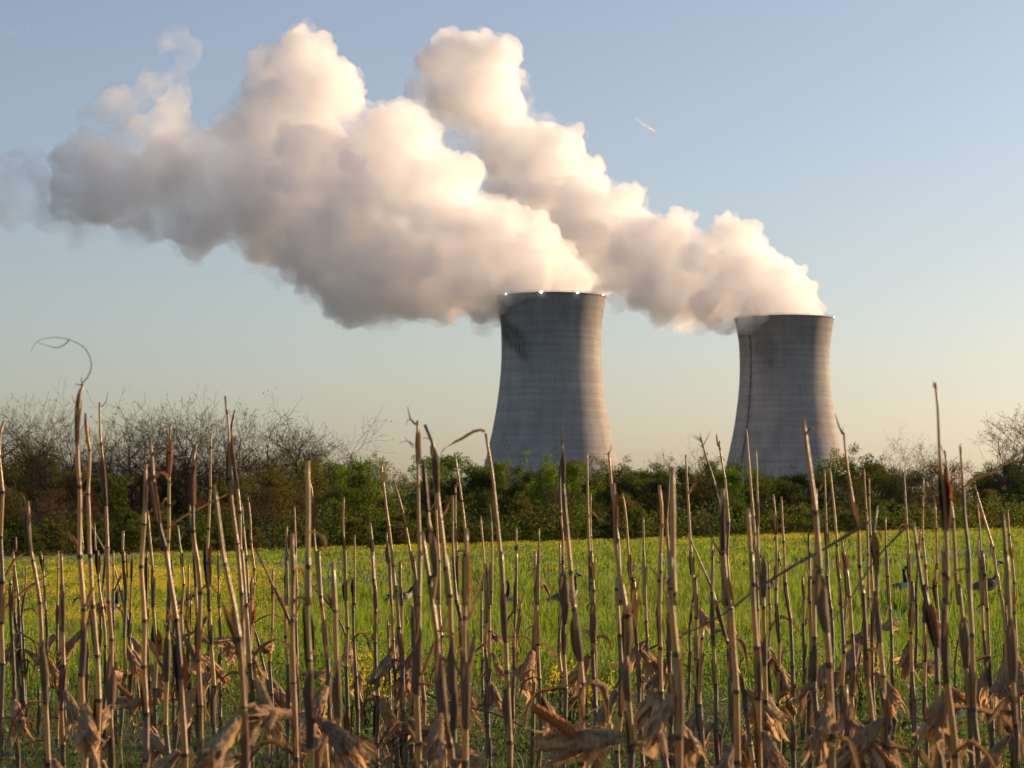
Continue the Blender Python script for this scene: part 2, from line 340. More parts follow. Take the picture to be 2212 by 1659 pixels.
def shells(me, least):
    """Only the outer shells: drops the small closed cavities that the union leaves inside."""
    n = len(me.vertices); e = np.empty(len(me.edges) * 2, np.int32); me.edges.foreach_get('vertices', e); e = e.reshape(-1, 2); lab = np.arange(n)
    while True:
        m = np.minimum(lab[e[:, 0]], lab[e[:, 1]]); new = lab.copy(); np.minimum.at(new, e[:, 0], m); np.minimum.at(new, e[:, 1], m); new = new[new]
        if (new == lab).all(): break
        lab = new
    _, inv, cnt = np.unique(lab, return_inverse=True, return_counts=True); keep = cnt[inv] >= min(least, cnt.max())
    bm = bmesh.new(); bm.from_mesh(me); bm.verts.ensure_lookup_table()
    bmesh.ops.delete(bm, geom=[v for v, k in zip(list(bm.verts), keep) if not k], context='VERTS'); bm.to_mesh(me); bm.free(); return me
def billow(name, S, depth, mat, parent, vox, seed, lev, octs, shrink=.84, dj=.4, flat=0.0):
    rng = random.Random(seed); k = depth / FPX; base = []
    for s in S:
        x, y, r = s[:3]; dd = s[3] if len(s) > 3 else rng.uniform(-dj, dj) * r * k
        base.append((P(x, y, depth + dd), r * k * shrink))
    out = list(base); lv = base
    for n, f0, f1, rmin in lev:
        nx = []
        for c, r in lv:
            if r < rmin: continue
            for _ in range(n):
                d = Vector((rng.gauss(0, 1), rng.gauss(0, 1), rng.gauss(0, 1))).normalized(); nx.append((c + d * r * rng.uniform(.78, .95), r * rng.uniform(f0, f1)))
        out += nx; lv = nx
    bm = bmesh.new(); bmesh.ops.create_icosphere(bm, subdivisions=2, radius=1)
    uv = np.array([v.co[:] for v in bm.verts]); uf = np.array([[v.index for v in f.verts] for f in bm.faces]); bm.free()
    Cn = np.array([c[:] for c, _ in out]); Rr = np.array([r for _, r in out])
    V = (uv[None] * Rr[:, None, None] + Cn[:, None]).reshape(-1, 3); F = (uf[None] + (np.arange(len(out)) * len(uv))[:, None, None]).reshape(-1)
    o = np_mesh(name, V, F, np.full(len(F) // 3, 3), mat)
    md = o.modifiers.new('union', 'REMESH'); md.mode = 'VOXEL'; md.voxel_size = vox
    me = bpy.data.meshes.new_from_object(o.evaluated_get(bpy.context.evaluated_depsgraph_get())); o.modifiers.clear()
    me = shells(me, 900)
    old = o.data; o.data = me; bpy.data.meshes.remove(old); me.name = name; me.materials.clear(); me.materials.append(mat)
    n = len(me.vertices); co = np.empty(n * 3, np.float32); no = np.empty(n * 3, np.float32)
    me.vertices.foreach_get('co', co); me.vertices.foreach_get('normal', no); co = co.reshape(-1, 3); no = no.reshape(-1, 3)
    d = np.zeros(n)
    for sc, am, kind in octs:
        q = (co / sc + seed * 3.7).tolist(); nv = np.fromiter((noise.noise(p) for p in q), float, n)
        d += am * ((np.abs(nv) * 2.2 - .55) if kind == 'b' else nv)
    me.vertices.foreach_set('co', (co + no * d[:, None]).ravel().astype(np.float32))
    md = o.modifiers.new('union', 'REMESH'); md.mode = 'VOXEL'; md.voxel_size = vox; me.update()      # again, so that no fold crosses itself
    m2 = shells(bpy.data.meshes.new_from_object(o.evaluated_get(bpy.context.evaluated_depsgraph_get())), 900); o.modifiers.clear()
    o.data = m2; bpy.data.meshes.remove(me); me = m2; me.name = name; me.materials.clear(); me.materials.append(mat)
    me.polygons.foreach_set('use_smooth', np.ones(len(me.polygons), dtype=bool)); me.update()
    o.parent = parent
    if parent is not None: o.location = -parent.location
    return o
LEFT = [(1191, 680, 64, 0), (1196, 645, 80, 0), (1165, 600, 80), (1238, 612, 50, 0), (1222, 580, 42), (1120, 570, 95), (1085, 615, 72), (1050, 540, 108), (1165, 530, 46), (1150, 490, 42), (1100, 475, 48), (1065, 450, 28), (1000, 600, 85),
        (965, 400, 64), (940, 365, 45), (985, 440, 50), (950, 490, 100), (900, 560, 108), (800, 595, 95), (785, 655, 42), (855, 340, 100), (890, 275, 58), (840, 250, 40), (790, 420, 120), (700, 520, 98), (690, 590, 58), (660, 335, 112), (645, 215, 92),
        (605, 135, 46), (660, 110, 50), (640, 90, 28), (725, 185, 56), (760, 215, 34), (575, 250, 58), (610, 420, 95), (1035, 655, 46), (955, 645, 52), (880, 640, 50), (1090, 650, 36), (740, 600, 60), (620, 540, 60)]
LEFT_SPILL = [(1128, 612, 48, -22), (1112, 632, 30, -32), (1108, 642, 20, -38), (1092, 640, 16, -36), (1126, 646, 17, -39), (1142, 640, 14, -39), (1075, 650, 22, -20)]
LEFT_TAIL = [(420, 440, 100), (340, 390, 92), (330, 455, 62), (560, 420, 118), (500, 430, 70), (235, 370, 92), (175, 410, 72), (152, 345, 52), (405, 320, 62), (520, 320, 84), (260, 440, 58), (450, 500, 44), (560, 520, 60), (655, 575, 52), (800, 668, 36), (960, 668, 36), (870, 655, 40), (1030, 672, 30), (730, 640, 44),
             (385, 225, 36), (362, 250, 42), (300, 280, 30), (350, 290, 50), (560, 190, 44), (575, 130, 36), (190, 300, 26)]
LEFT_WISP = [(375, 92, 42), (395, 120, 34), (355, 150, 30), (400, 75, 22), (420, 100, 16), (330, 190, 44), (260, 230, 50), (200, 250, 34), (380, 175, 30), (60, 400, 58), (20, 440, 60), (110, 450, 62), (40, 360, 44), (180, 480, 50), (300, 500, 50), (400, 520, 46),
             (560, 560, 46), (650, 620, 38), (760, 690, 30), (845, 690, 26), (1000, 690, 24), (520, 240, 40), (500, 290, 50), (800, 170, 22), (820, 220, 24), (700, 80, 26)]
LEFT_SCRAP = [(30, 75, 16), (52, 60, 14), (15, 60, 12), (120, 110, 16), (10, 165, 18), (110, 125, 12)]
RIGHT = [(1696, 728, 58, 0), (1700, 697, 72, 0), (1738, 680, 46, 0), (1665, 640, 74), (1715, 640, 40), (1690, 600, 40), (1650, 560, 36), (1590, 590, 76), (1565, 520, 48), (1605, 515, 40), (1500, 600, 85), (1445, 530, 70), (1470, 480, 34), (1425, 630, 58), (1525, 655, 52), (1380, 590, 70), (1400, 500, 40),
         (1365, 545, 78), (1300, 590, 50), (1290, 500, 80), (1345, 440, 46), (1370, 415, 26), (1250, 430, 80), (1200, 480, 70), (1195, 365, 78), (1170, 310, 54), (1225, 310, 36), (1250, 330, 22), (1120, 420, 70), (1100, 320, 66), (1085, 250, 58), (1055, 190, 72), (1010, 140, 62), (1070, 130, 54), (965, 125, 44), (1100, 160, 34), (925, 140, 30), (985, 200, 60)]
RIGHT_SPILL = [(1640, 668, 46, -20), (1618, 686, 30, -30), (1620, 694, 18, -37), (1605, 700, 17, -30), (1638, 690, 14, -38), (1600, 690, 26, -10), (1655, 686, 11, -38)]
RIGHT_TAIL = [(930, 205, 46), (960, 250, 40), (1010, 240, 46), (1060, 330, 40), (960, 90, 30), (1080, 95, 24), (945, 150, 40), (960, 110, 34), (1020, 100, 34)]
RIGHT_UNDER = [(1560, 690, 34), (1480, 690, 30), (1430, 670, 36), (1340, 650, 26), (1365, 662, 18), (1520, 680, 40), (1400, 655, 34), (1600, 675, 36)]
RIGHT_WISP = [(905, 215, 26), (890, 200, 18), (985, 300, 36), (1160, 265, 20), (1190, 262, 14), (1250, 318, 18), (1130, 235, 22), (1560, 712, 20), (1545, 700, 22), (1330, 655, 20)]
def plume(label, depth, parts, px):
    t = thing('steam_plume', label, 'steam plume', ((px - CX) * depth / FPX, depth, 155), 0, 'steam plumes from the cooling towers')
    for name, S, mat, vox, seed, lev, octs, shrink in parts: billow(name, S, depth, mat, t, vox, seed, lev, octs, shrink)
DENSE_LEV = ((11, .34, .55, 4), (7, .32, .5, 5)); OCT = ((26, 4.6, 'b'), (12, 3.4, 'b'), (6, 1.9, 'b'), (3.2, .8, 'b'))
THIN_LEV = ((8, .35, .6, 4),); OCT_T = ((26, 5, 'n'), (12, 3.6, 'b'), (6, 1.8, 'n'))
OCT_S = ((9, 2.4, 'b'), (4, 1.2, 'b'))
plume('long white steam plume drifting left from the nearer tower with the black stain', D_L,
      [('dense_steam', LEFT, M_STEAM, 1.35, 3, DENSE_LEV, OCT, .93), ('thin_steam', LEFT_TAIL + LEFT_SPILL, M_THIN, 2.0, 5, THIN_LEV, OCT_T, .97), ('steam_veil', LEFT[6:], M_WISP, 2.4, 9, THIN_LEV, OCT_T, 1.04), ('steam_wisp', LEFT_WISP, M_WISP, 2.0, 7, THIN_LEV, OCT_T, .95)], 1191)
plume('white steam plume rising behind the other plume from the tower with the ladder', D_R,
      [('dense_steam', RIGHT, M_STEAM, 1.45, 4, DENSE_LEV, OCT, .93), ('thin_steam', RIGHT_UNDER + RIGHT_SPILL, M_THIN, 2.0, 12, THIN_LEV, OCT_T, .97), ('thin_steam', RIGHT_TAIL, M_THIN, 2.0, 6, THIN_LEV, OCT_T, .97), ('steam_veil', RIGHT[7:], M_WISP, 2.4, 10, THIN_LEV, OCT_T, 1.04), ('steam_wisp', RIGHT_WISP, M_WISP, 2.0, 8, THIN_LEV, OCT_T, .95)], 1696)
o = billow('cloud_scrap', LEFT_SCRAP, D_L + 120, steam_mat('cloud_scrap', .006, .002), None, 1.8, 11, THIN_LEV, OCT_T, .9)
tag(o, 'faint pink scrap of cloud high up near the left edge of the sky', 'cloud')
# contrail: two fresh streaks that meet behind the aircraft
def contrail():
    D = 9000.0; a, b = P(1372, 256, D), P(1418, 287, D)
    m, m2 = steam_mat('contrail_ice', .9, .10), steam_mat('contrail_fading', .25, .04)
    t = thing('contrail', 'short white aircraft contrail of two streaks, high in the clear blue sky', 'contrail', tuple(b))
    up = Vector((.55, 0, .83))
    for s in (-1, 1):
        V, F, MI = [], [], []; pts = [b.lerp(a, q) - b + up * s * 2.6 * min(1, q * 3) for q in np.linspace(0, 1, 13)]; rad = [1.0 + 1.4 * min(1, q * 5) * (1 - .75 * q) for q in np.linspace(0, 1, 13)]
        tube(pts, rad, 6, V, F); MI = [0 if i < 30 else 1 for i in range(len(F))]
        mesh_obj('vapour_streak', V, F, [m, m2], t, MI)
contrail()

# ------------------------------------------------------------------ the wood behind the field
def grow(seed, h, levels, spread, kids, rmin, lean=0.0, low=.28, crook=.25, ratio=.68, upb=.10, thick=(.5, .75)):
    """A branching skeleton: list of (points, radii) and the tips."""
    rng = random.Random(seed); limbs, tips = [], []
    def limb(p, d, ln, r, lv):
        n = 5 if lv < 2 else 3; pts, rad = [p], [r]; dd = d.copy()
        for i in range(n):
            j = Vector((rng.gauss(0, 1), rng.gauss(0, 1), rng.gauss(0, .6))) * crook * (.5 if lv == 0 else 1)
            dd = (dd + j * .5 + Vector((0, 0, upb if lv else .2))).normalized()
            pts.append(pts[-1] + dd * ln / n); rad.append(max(rmin, r * (1 - .55 * (i + 1) / n)))
        limbs.append((pts, rad))
        if lv >= levels: tips.append((pts[-1], dd)); return
        k = kids[min(lv, len(kids) - 1)]
        for c in range(k):
            t = rng.uniform(low if lv == 0 else .25, 1.0) if c < k - 1 else 1.0
            i = min(n - 1, int(t * n)); q = pts[i].lerp(pts[i + 1], t * n - i); rr = rad[i] * rng.uniform(*thick)
            ax = Vector((rng.gauss(0, 1), rng.gauss(0, 1), rng.gauss(0, .35))); side = (ax - dd * ax.dot(dd)).normalized()
            nd = (dd * (1 - spread * .45) + side * spread * rng.uniform(.7, 1.25)).normalized() if c < k - 1 else (dd + side * .3).normalized()
            limb(q, nd, ln * ratio * rng.uniform(.75, 1.15) * (1.05 - .3 * (t if lv == 0 else 0)), max(rmin, rr), lv + 1)
    limb(Vector((0, 0, -.3)), Vector((lean, lean * .4, 1)).normalized(), h * .52, h * .018 + .05, 0)
    top = sorted(t.z for t, _ in tips)[int(len(tips) * .97)]; s = h / top
    limbs = [([p * s for p in a], [r * (s ** .5) for r in b]) for a, b in limbs]; tips = [(t * s, d) for t, d in tips]
    return limbs, tips
def limb_mesh(name, limbs):
    V, F = [], []
    for i, (p, r) in enumerate(limbs): tube(p, r, 6 if r[0] > .12 else 4 if r[0] > .05 else 3, V, F, False)
    me = bpy.data.meshes.new(name); me.from_pydata([tuple(v) for v in V], [], F); me.materials.append(M_BARK)
    me.polygons.foreach_set('use_smooth', np.ones(len(me.polygons), dtype=bool)); return me
def leaf_cloud(name, centres, sig, n, size, mat, seed):
    """Many leaf-sized faces round the twig ends."""
    rs = np.random.RandomState(seed); C = np.array([c[:] for c in centres]); N = len(C) * n
    wt = rs.uniform(.25, 1.8, len(C)); idx = rs.choice(len(C), N, p=wt / wt.sum())
    pos = C[idx] + rs.normal(0, 1, (N, 3)) * np.array([sig, sig, sig * .75]) * rs.uniform(.35, 1.25, (len(C), 1))[idx]
    pos[:, 2] = np.maximum(pos[:, 2], .15)
    a = rs.normal(0, 1, (N, 3)); a /= np.linalg.norm(a, axis=1)[:, None]; b = np.cross(a, rs.normal(0, 1, (N, 3))); b /= np.linalg.norm(b, axis=1)[:, None]
    s = (size * rs.uniform(.6, 1.35, N))[:, None]
    V = np.stack([pos - a * s * .5, pos + b * s * .33, pos + a * s * .5, pos - b * s * .33], 1).reshape(-1, 3)
    me = bpy.data.meshes.new(name); me.vertices.add(N * 4); me.vertices.foreach_set('co', V.astype(np.float32).ravel())
    me.loops.add(N * 4); me.loops.foreach_set('vertex_index', np.arange(N * 4, dtype=np.int32)); me.polygons.add(N)
    me.polygons.foreach_set('loop_start', np.arange(0, N * 4, 4, dtype=np.int32)); me.polygons.foreach_set('loop_total', np.full(N, 4, dtype=np.int32))
    me.update(calc_edges=True); me.materials.append(mat); return me
def lobed_crown(name, tips, h, rc, n, size, mat, seed, low):
    """A crown of many leafy puffs: leaf-sized faces that follow each puff's surface, thin at their edges."""
    rs = np.random.RandomState(seed); C, Rl = [], []
    for k in range(34):
        u = rs.uniform(low, 1) ** .8; w = rc * (1 - .62 * max(0, (u - .45) / .55) ** 1.6) * (.55 + .45 * min(1, u / .4)); a = rs.uniform(0, 6.28); r = w * math.sqrt(rs.uniform(.05, 1)); q = rs.uniform(.085, .15) * h * (1.05 - .35 * u)
        C.append((math.cos(a) * r, math.sin(a) * r, h * u - q * .8)); Rl.append(q)
    tt = np.array([t[:] for t in tips]); pick = rs.choice(len(tt), min(26, len(tt)), replace=False); C = np.array(C); Rl = np.array(Rl)
    C = np.concatenate([C, tt[pick]]); Rl = np.concatenate([Rl, rs.uniform(.03, .06, len(pick)) * h])
    wt = Rl ** 2; idx = rs.choice(len(C), n, p=wt / wt.sum()); d = rs.normal(0, 1, (n, 3)); d /= np.linalg.norm(d, axis=1)[:, None]
    pos = C[idx] + d * Rl[idx][:, None] * np.clip(rs.normal(.92, .22, n), .2, 1.5)[:, None] * np.array([1, 1, .82]); pos[:, 2] = np.maximum(pos[:, 2], .2)
    nr = d * .9 + rs.normal(0, .55, (n, 3)); nr /= np.linalg.norm(nr, axis=1)[:, None]; a = np.cross(nr, rs.normal(0, 1, (n, 3))); a /= np.linalg.norm(a, axis=1)[:, None]; b = np.cross(nr, a)
    s = (size * rs.uniform(.6, 1.35, n))[:, None]; V = np.stack([pos - a * s * .5, pos + b * s * .36, pos + a * s * .5, pos - b * s * .36], 1).reshape(-1, 3)
    me = bpy.data.meshes.new(name); me.vertices.add(n * 4); me.vertices.foreach_set('co', V.astype(np.float32).ravel())
    me.loops.add(n * 4); me.loops.foreach_set('vertex_index', np.arange(n * 4, dtype=np.int32)); me.polygons.add(n)
    me.polygons.foreach_set('loop_start', np.arange(0, n * 4, 4, dtype=np.int32)); me.polygons.foreach_set('loop_total', np.full(n, 4, dtype=np.int32))
    me.update(calc_edges=True); me.materials.append(mat); return me
PROTO = {}
def leafy(kind, seed, h, mat, rc, n, size, levels=3, kids=(6, 4, 3), spread=.8, low=.12):
    limbs, tips = grow(seed, h * .95, levels, spread, kids, .035, low=.2)
    PROTO.setdefault(kind, []).append((limb_mesh('trunk', limbs), lobed_crown('crown', [t for t, _ in tips], h, rc, n, size, mat, seed, low)))
for i in range(5): leafy('bright', 11 + i, 14, M_GREEN, 3.0, 12500, .25, low=.1)
for i in range(5): leafy('green', 21 + i, 14, M_MID, 3.1, 12500, .25, low=.08)
for i in range(4): leafy('olive', 31 + i, 14, M_OLIVE, 3.0, 8500, .23, low=.12)
for i in range(3): leafy('budding', 41 + i, 14, M_BUD, 3.0, 5000, .21, kids=(6, 4, 4), low=.2)
for i in range(4): leafy('yellow', 51 + i, 14, M_YELLOW, 3.6, 8500, .22, kids=(6, 4, 4), low=.1)
for i in range(3): leafy('shrub', 61 + i, 5, (M_MID, M_OLIVE, M_MID)[i], 2.0, 4000, .20, levels=2, kids=(8, 5), spread=1.0, low=.05)
for i in range(5):
    limbs, tips = grow(71 + i, 14, 5, .92, (7, 4, 4, 3, 3), .012, low=.3, crook=.36, ratio=.68, upb=.085, thick=(.58, .8))
    rr = random.Random(i); cs = [t for t, _ in tips if rr.random() < .35]
    PROTO.setdefault('bare', []).append((limb_mesh('trunk', limbs), leaf_cloud('crown', cs, .25, 2, .16, M_OLIVE, i)))
KIND_TEXT = {'bright': 'bright green leafy tree', 'green': 'dark green leafy tree', 'olive': 'olive brown half-leafed tree', 'budding': 'brown budding tree', 'yellow': 'yellow-green spreading tree',
             'shrub': 'low dark shrub', 'bare': 'bare twiggy tree'}
ZONES = [(0, 'beyond the left edge of view'), (120, 'behind the curled-tendril corn stalk'), (270, 'behind the left stand of tall corn'), (440, 'where bare crowns cross the sky'), (600, 'left of the bright green round tree'), (720, 'near the bright green round tree'), (880, 'right of the bright green round tree'),
         (1050, 'left of the stained tower'), (1200, 'before the stained tower, left half'), (1340, 'before the stained tower, right half'), (1460, 'below the gap between towers'), (1580, 'left of the ladder tower'), (1700, 'before the ladder tower, left half'), (1830, 'before the ladder tower, right half'), (1980, 'right of the ladder tower'), (2110, 'behind the tallest right-hand corn stalk'), (9999, 'at the wood\'s right end')]
def zone_of(px): return next(t for lim, t in ZONES if px < lim)
ORD = ['', 'second', 'third', 'fourth', 'fifth', 'sixth', 'seventh', 'eighth', 'ninth', 'tenth']
def number_labels(items):
    """items: (object, text, place, px). Where several share both, count them from the left."""
    d = {}
    for it in items: d.setdefault((it[1], it[2]), []).append(it)
    for (text, place), L in d.items():
        L.sort(key=lambda t: t[3])
        for i, it in enumerate(L):
            it[0]['label'] = f'{text} {place}' if len(L) == 1 else f'{("first" if i == 0 else ORD[i])} {text} from left, {place}'
TREES = []
def tree(kind, px, top, depth, var, wide=1.0, row=''):
    tr, cr = PROTO[kind][var % len(PROTO[kind])]; top = top + (0 if kind == 'bare' else 5)
    x = (px - CX) / FPX * depth; z = float(ground_z(x, depth)) - .1; base_h = 5 if kind == 'shrub' else 14
    zt = P(px, top, depth).z; s = max(.2, (zt - z) / (base_h * (.96 if kind == 'bare' else 1.0)))
    t = thing('shrub' if kind == 'shrub' else 'bare_tree' if kind == 'bare' else 'leafy_tree', '', 'shrub' if kind == 'shrub' else 'tree', (x, depth, z), random.Random(px * 7 + top).uniform(0, 6.28), 'shrubs at the edge of the wood' if kind == 'shrub' else 'trees of the wood behind the field')
    t.scale = (s * wide, s * wide, s)
    for nm, me in (('trunk', tr), ('crown', cr)):
        o = bpy.data.objects.new(nm, me); COL.objects.link(o); o.parent = t
    TREES.append((t, KIND_TEXT[kind] + row, zone_of(px), px))
def woods():
    rng = random.Random(5)
    sky_x = [-150, 0, 60, 110, 200, 300, 400, 500, 600, 690, 740, 785, 830, 880, 950, 1000, 1060, 1100, 1150, 1190, 1230, 1280, 1330, 1380, 1450, 1520, 1610, 1680, 1720, 1780, 1830, 1900, 1960, 2040, 2110, 2180, 2360]
    sky_y = [950, 960, 950, 965, 1000, 1010, 1000, 985, 965, 970, 992, 992, 1000, 1003, 996, 990, 990, 1004, 1022, 985, 992, 990, 1002, 998, 996, 1000, 1002, 1003, 1008, 985, 994, 995, 1000, 1003, 1000, 985, 985]
    top = lambda x: float(np.interp(x, sky_x, sky_y)) - 9
    def pick(x, w):
        if x < 420: c = ('olive', 'olive', 'green', 'yellow', 'budding')
        elif x < 680: c = ('yellow', 'yellow', 'olive', 'budding')
        elif x < 1000: c = ('green', 'bright', 'yellow', 'bright')
        elif x < 1340: c = ('bright', 'bright', 'green', 'olive')
        else: c = ('green', 'olive', 'green', 'bright', 'budding')
        return c[rng.randrange(len(c))]
    x = -150; i = 0
    while x < 2370:                                                 # the skyline row
        k = pick(x, 0); tree(k, x, top(x) + rng.uniform(-14, 20), rng.uniform(330, 370), i, rng.uniform(.85, 1.2)); i += 1; x += rng.uniform(40, 60)
    x = -130
    while x < 2360:                                                 # fuller trees in front of it
        k = pick(x, 1); tree(k, x, top(x) + rng.uniform(14, 46), rng.uniform(280, 315), i, rng.uniform(1.0, 1.35), ' midway down'); i += 1; x += rng.uniform(60, 84)
    x = -120
    while x < 2360:                                                 # lower growth
        k = ('budding', 'green', 'olive', 'olive')[rng.randrange(4)]; tree(k, x, top(x) + rng.uniform(60, 105), rng.uniform(250, 272), i, rng.uniform(.95, 1.3), ' low down'); i += 1; x += rng.uniform(66, 92)
    x = -110
    while x < 2340:
        tree('shrub', x, 1120 + 18 * math.sin(x * .013) + rng.uniform(-14, 14), rng.uniform(222, 238), i, rng.uniform(1.0, 1.5)); i += 1; x += rng.uniform(62, 90)
    for px, ty, d, v, w in ((20, 915, 300, 0, .9), (90, 893, 315, 1, .95), (165, 900, 300, 2, .8), (225, 925, 320, 3, .8), (290, 905, 300, 4, 1.15), (345, 915, 318, 0, .9), (415, 890, 305, 1, 1.1), (470, 905, 318, 2, .9), (500, 908, 300, 3, 1.0), (560, 912, 305, 4, 1.15), (625, 930, 310, 0, 1.1), (675, 948, 318, 1, 1.0), (1505, 985, 345, 2, .8),
                           (1420, 992, 345, 3, .7), (1965, 965, 300, 4, .9), (2005, 972, 320, 3, .9), (2170, 925, 300, 1, 1.05), (2215, 905, 290, 0, 1.2), (2290, 930, 300, 2, 1.1)):
        tree('bare', px, ty, d, v, w)
    rs = np.random.RandomState(8); n = 110000; d = rs.uniform(236, 345, n); x = rs.uniform(-1, 1, n) * (.2127 * d * 1.1 + 6)   # brambles and saplings that fill the foot of the wood
    hh = 3.4 + 1.6 * vnoise(x / 5, d / 9, 33); pos = np.stack([x, d, ground_z(x, d) + hh * rs.uniform(0, 1, n) ** .8], 1)
    a = rs.normal(0, 1, (n, 3)); a /= np.linalg.norm(a, axis=1)[:, None]; b = np.cross(a, rs.normal(0, 1, (n, 3))); b /= np.linalg.norm(b, axis=1)[:, None]; s = rs.uniform(.14, .30, n)[:, None]
    stuff(np_mesh('undergrowth', np.stack([pos - a * s * .5, pos + b * s * .36, pos + a * s * .5, pos - b * s * .36], 1).reshape(-1, 3), np.arange(n * 4), np.full(n, 4), M_MID), 'dark brambles and saplings filling the foot of the wood')
    tree('bright', 785, 984, 262, 0, .95); TREES[-1] = (TREES[-1][0], 'tallest rounded bright green tree at the wood front', 'between thin corn stalks', 785)
    for px, ty, d, v, w in ((735, 1000, 275, 1, .8), (1570, 1006, 268, 2, 1.1), (1190, 978, 300, 3, .8), (1240, 990, 300, 1, .85), (1075, 990, 300, 2, .8)): tree('bright', px, ty, d, v, w, ' standing proud')
    number_labels(TREES)
woods()

# ------------------------------------------------------------------ grass, weeds and flowers
def blades(name, xy, h, w, tint, mat, seed, bend=.35, label='', z0=0.0):
    rs = np.random.RandomState(seed); n = len(xy); x, y = xy[:, 0], xy[:, 1]; z = ground_z(x, y) - .01 + z0
    a = rs.uniform(0, 2 * np.pi, n); l = rs.uniform(.1, 1.0, n) * bend * h; la = rs.uniform(0, 2 * np.pi, n)
    base = np.stack([x, y, z], 1); sd = np.stack([np.cos(a), np.sin(a), np.zeros(n)], 1) * (w * .5)[:, None]; ln = np.stack([np.cos(la) * l, np.sin(la) * l, np.zeros(n)], 1)
    up = np.stack([np.zeros(n), np.zeros(n), h], 1)
    V = np.stack([base - sd, base + sd, base + up * .55 + ln * .35 + sd * .8, base + up * .55 + ln * .35 - sd * .8, base + up + ln], 1).reshape(-1, 3)
    i = np.arange(n) * 5; L = np.stack([i, i + 1, i + 2, i + 3, i + 3, i + 2, i + 4], 1).ravel()
    o = np_mesh(name, V, L, np.tile([4, 3], n), mat, attr=np.repeat(tint, 5)); stuff(o, label); return o
def scatter(n, y0, y1, seed, margin=3.0):
    """Points in the strip of ground in view (a little wider), even per area."""
    rs = np.random.RandomState(seed); t = rs.uniform(0, 1, n)
    half = lambda y: .2127 * y * 1.06 + margin
    a, b = .2255, margin; A = lambda y: a * y * y + 2 * b * y
    c = A(y0) + t * (A(y1) - A(y0)); y = (-b + np.sqrt(b * b + a * c)) / a
    return np.stack([rs.uniform(-1, 1, n) * half(y), y], 1)
def meadow():
    rs = np.random.RandomState(2)
    def patch(xy): return np.clip(.5 + .75 * (.45 * vnoise(xy[:, 0] / 3.2, xy[:, 1] / 7, 5) + .25 * vnoise(xy[:, 0] / .9, xy[:, 1] / 1.9, 6) + .3 * vnoise(xy[:, 0] / 9, xy[:, 1] / 16, 7)), 0, 1)
    parts = []
    for n, y0, y1, hh, ww, sd in ((95000, 23, 40, .34, .012, 1), (115000, 38, 75, .34, .022, 2), (125000, 72, 165, .34, .046, 3)):
        tc = scatter(n // 9, y0, y1, sd); ti = rs.randint(0, len(tc), n); th = rs.uniform(.7, 1.25, len(tc))[ti]; tt = rs.normal(0, .12, len(tc))[ti]
        xy = tc[ti] + rs.normal(0, 1, (n, 2)) * .05 * (1 + (y0 - 20) / 40); p = patch(xy); keep = rs.uniform(0, 1, n) < .16 + 1.05 * p; xy, p, th, tt = xy[keep], p[keep], th[keep], tt[keep]; m = len(xy)
        near = np.clip((xy[:, 1] - 22) / 6 + .35 * rs.normal(0, 1, m), .45, 1)
        parts.append((xy, hh * th * rs.uniform(.55, 1.15, m) * (.5 + .7 * p) * near, ww * rs.uniform(.7, 1.3, m), np.clip(.55 * rs.beta(2, 2, m) + .35 * p + tt, 0, .93)))
    xy, h, w, t = (np.concatenate([q[i] for q in parts]) for i in range(4))
    dry = rs.uniform(0, 1, len(t)) < .02; t[dry] = 1.0
    blades('grass', xy, h, w, t, M_GRASS, 9, label='sunlit green crop grass covering the field beyond the corn')
    # rough ground among the corn rows: weeds, low grass, straw
    xy = scatter(48000, 15, 27, 11); p = patch(xy); m = len(xy)
    blades('low_grass', xy, rs.uniform(.05, .20, m) * (.5 + .9 * p), rs.uniform(.006, .012, m), np.clip(rs.beta(2, 3, m) * .8 + .35 * (rs.uniform(0, 1, m) < .25), 0, 1), M_WEED, 12, .8, 'short rough grass growing between the corn stalks')
    # leafy weeds: small leaves on short stems
    c = scatter(1500, 16, 30, 13); p = .5 + .5 * vnoise(c[:, 0] / 1.6, c[:, 1] / 2.2, 15); c = c[rs.uniform(0, 1, len(c)) < p * 1.1]
    k = 46; n = len(c) * k; cid = np.repeat(np.arange(len(c)), k); hh = rs.uniform(.14, .46, len(c))[cid]
    u = rs.uniform(.05, 1, n); r = rs.normal(0, .085, (n, 2)) * (1.1 - .5 * u)[:, None]
    pos = np.stack([c[cid, 0] + r[:, 0], c[cid, 1] + r[:, 1], ground_z(c[cid, 0], c[cid, 1]) + hh * u], 1)
    leaf_faces('weeds', pos, rs.uniform(.018, .045, n), np.clip(rs.beta(2, 2.5, n) + .2 * (u - .5), 0, 1), M_WEED, 14, 'leafy green weeds growing on the ground among the corn')
    # straw and broken leaves lying about
    n = 9000; xy = scatter(n, 15, 25, 16); a = rs.uniform(0, np.pi * 2, n); ln = rs.uniform(.04, .26, n); w = rs.uniform(.006, .022, n); z = ground_z(xy[:, 0], xy[:, 1]) + rs.uniform(.01, .07, n)
    d = np.stack([np.cos(a) * ln, np.sin(a) * ln, rs.uniform(-.03, .06, n)], 1); s = np.stack([-np.sin(a) * w, np.cos(a) * w, rs.uniform(-.01, .01, n)], 1); q = np.stack([xy[:, 0], xy[:, 1], z], 1)
    V = np.stack([q - d * .5, q + s * .5 + d * .1, q + d * .5, q - s * .5 - d * .1], 1).reshape(-1, 3)
    o = np_mesh('straw_litter', V, np.arange(n * 4), np.full(n, 4), M_LITTER, attr=np.repeat(rs.uniform(0, 1, n), 4)); stuff(o, 'dry straw and broken corn leaves littering the ground')
    # yellow flowers scattered and in drifts over the field
    xy = scatter(230000, 30, 160, 17); px = CX + FPX * xy[:, 0] / xy[:, 1]; py = HORIZ + FPX * (1.8 - .3 - ground_z(xy[:, 0], xy[:, 1])) / xy[:, 1]
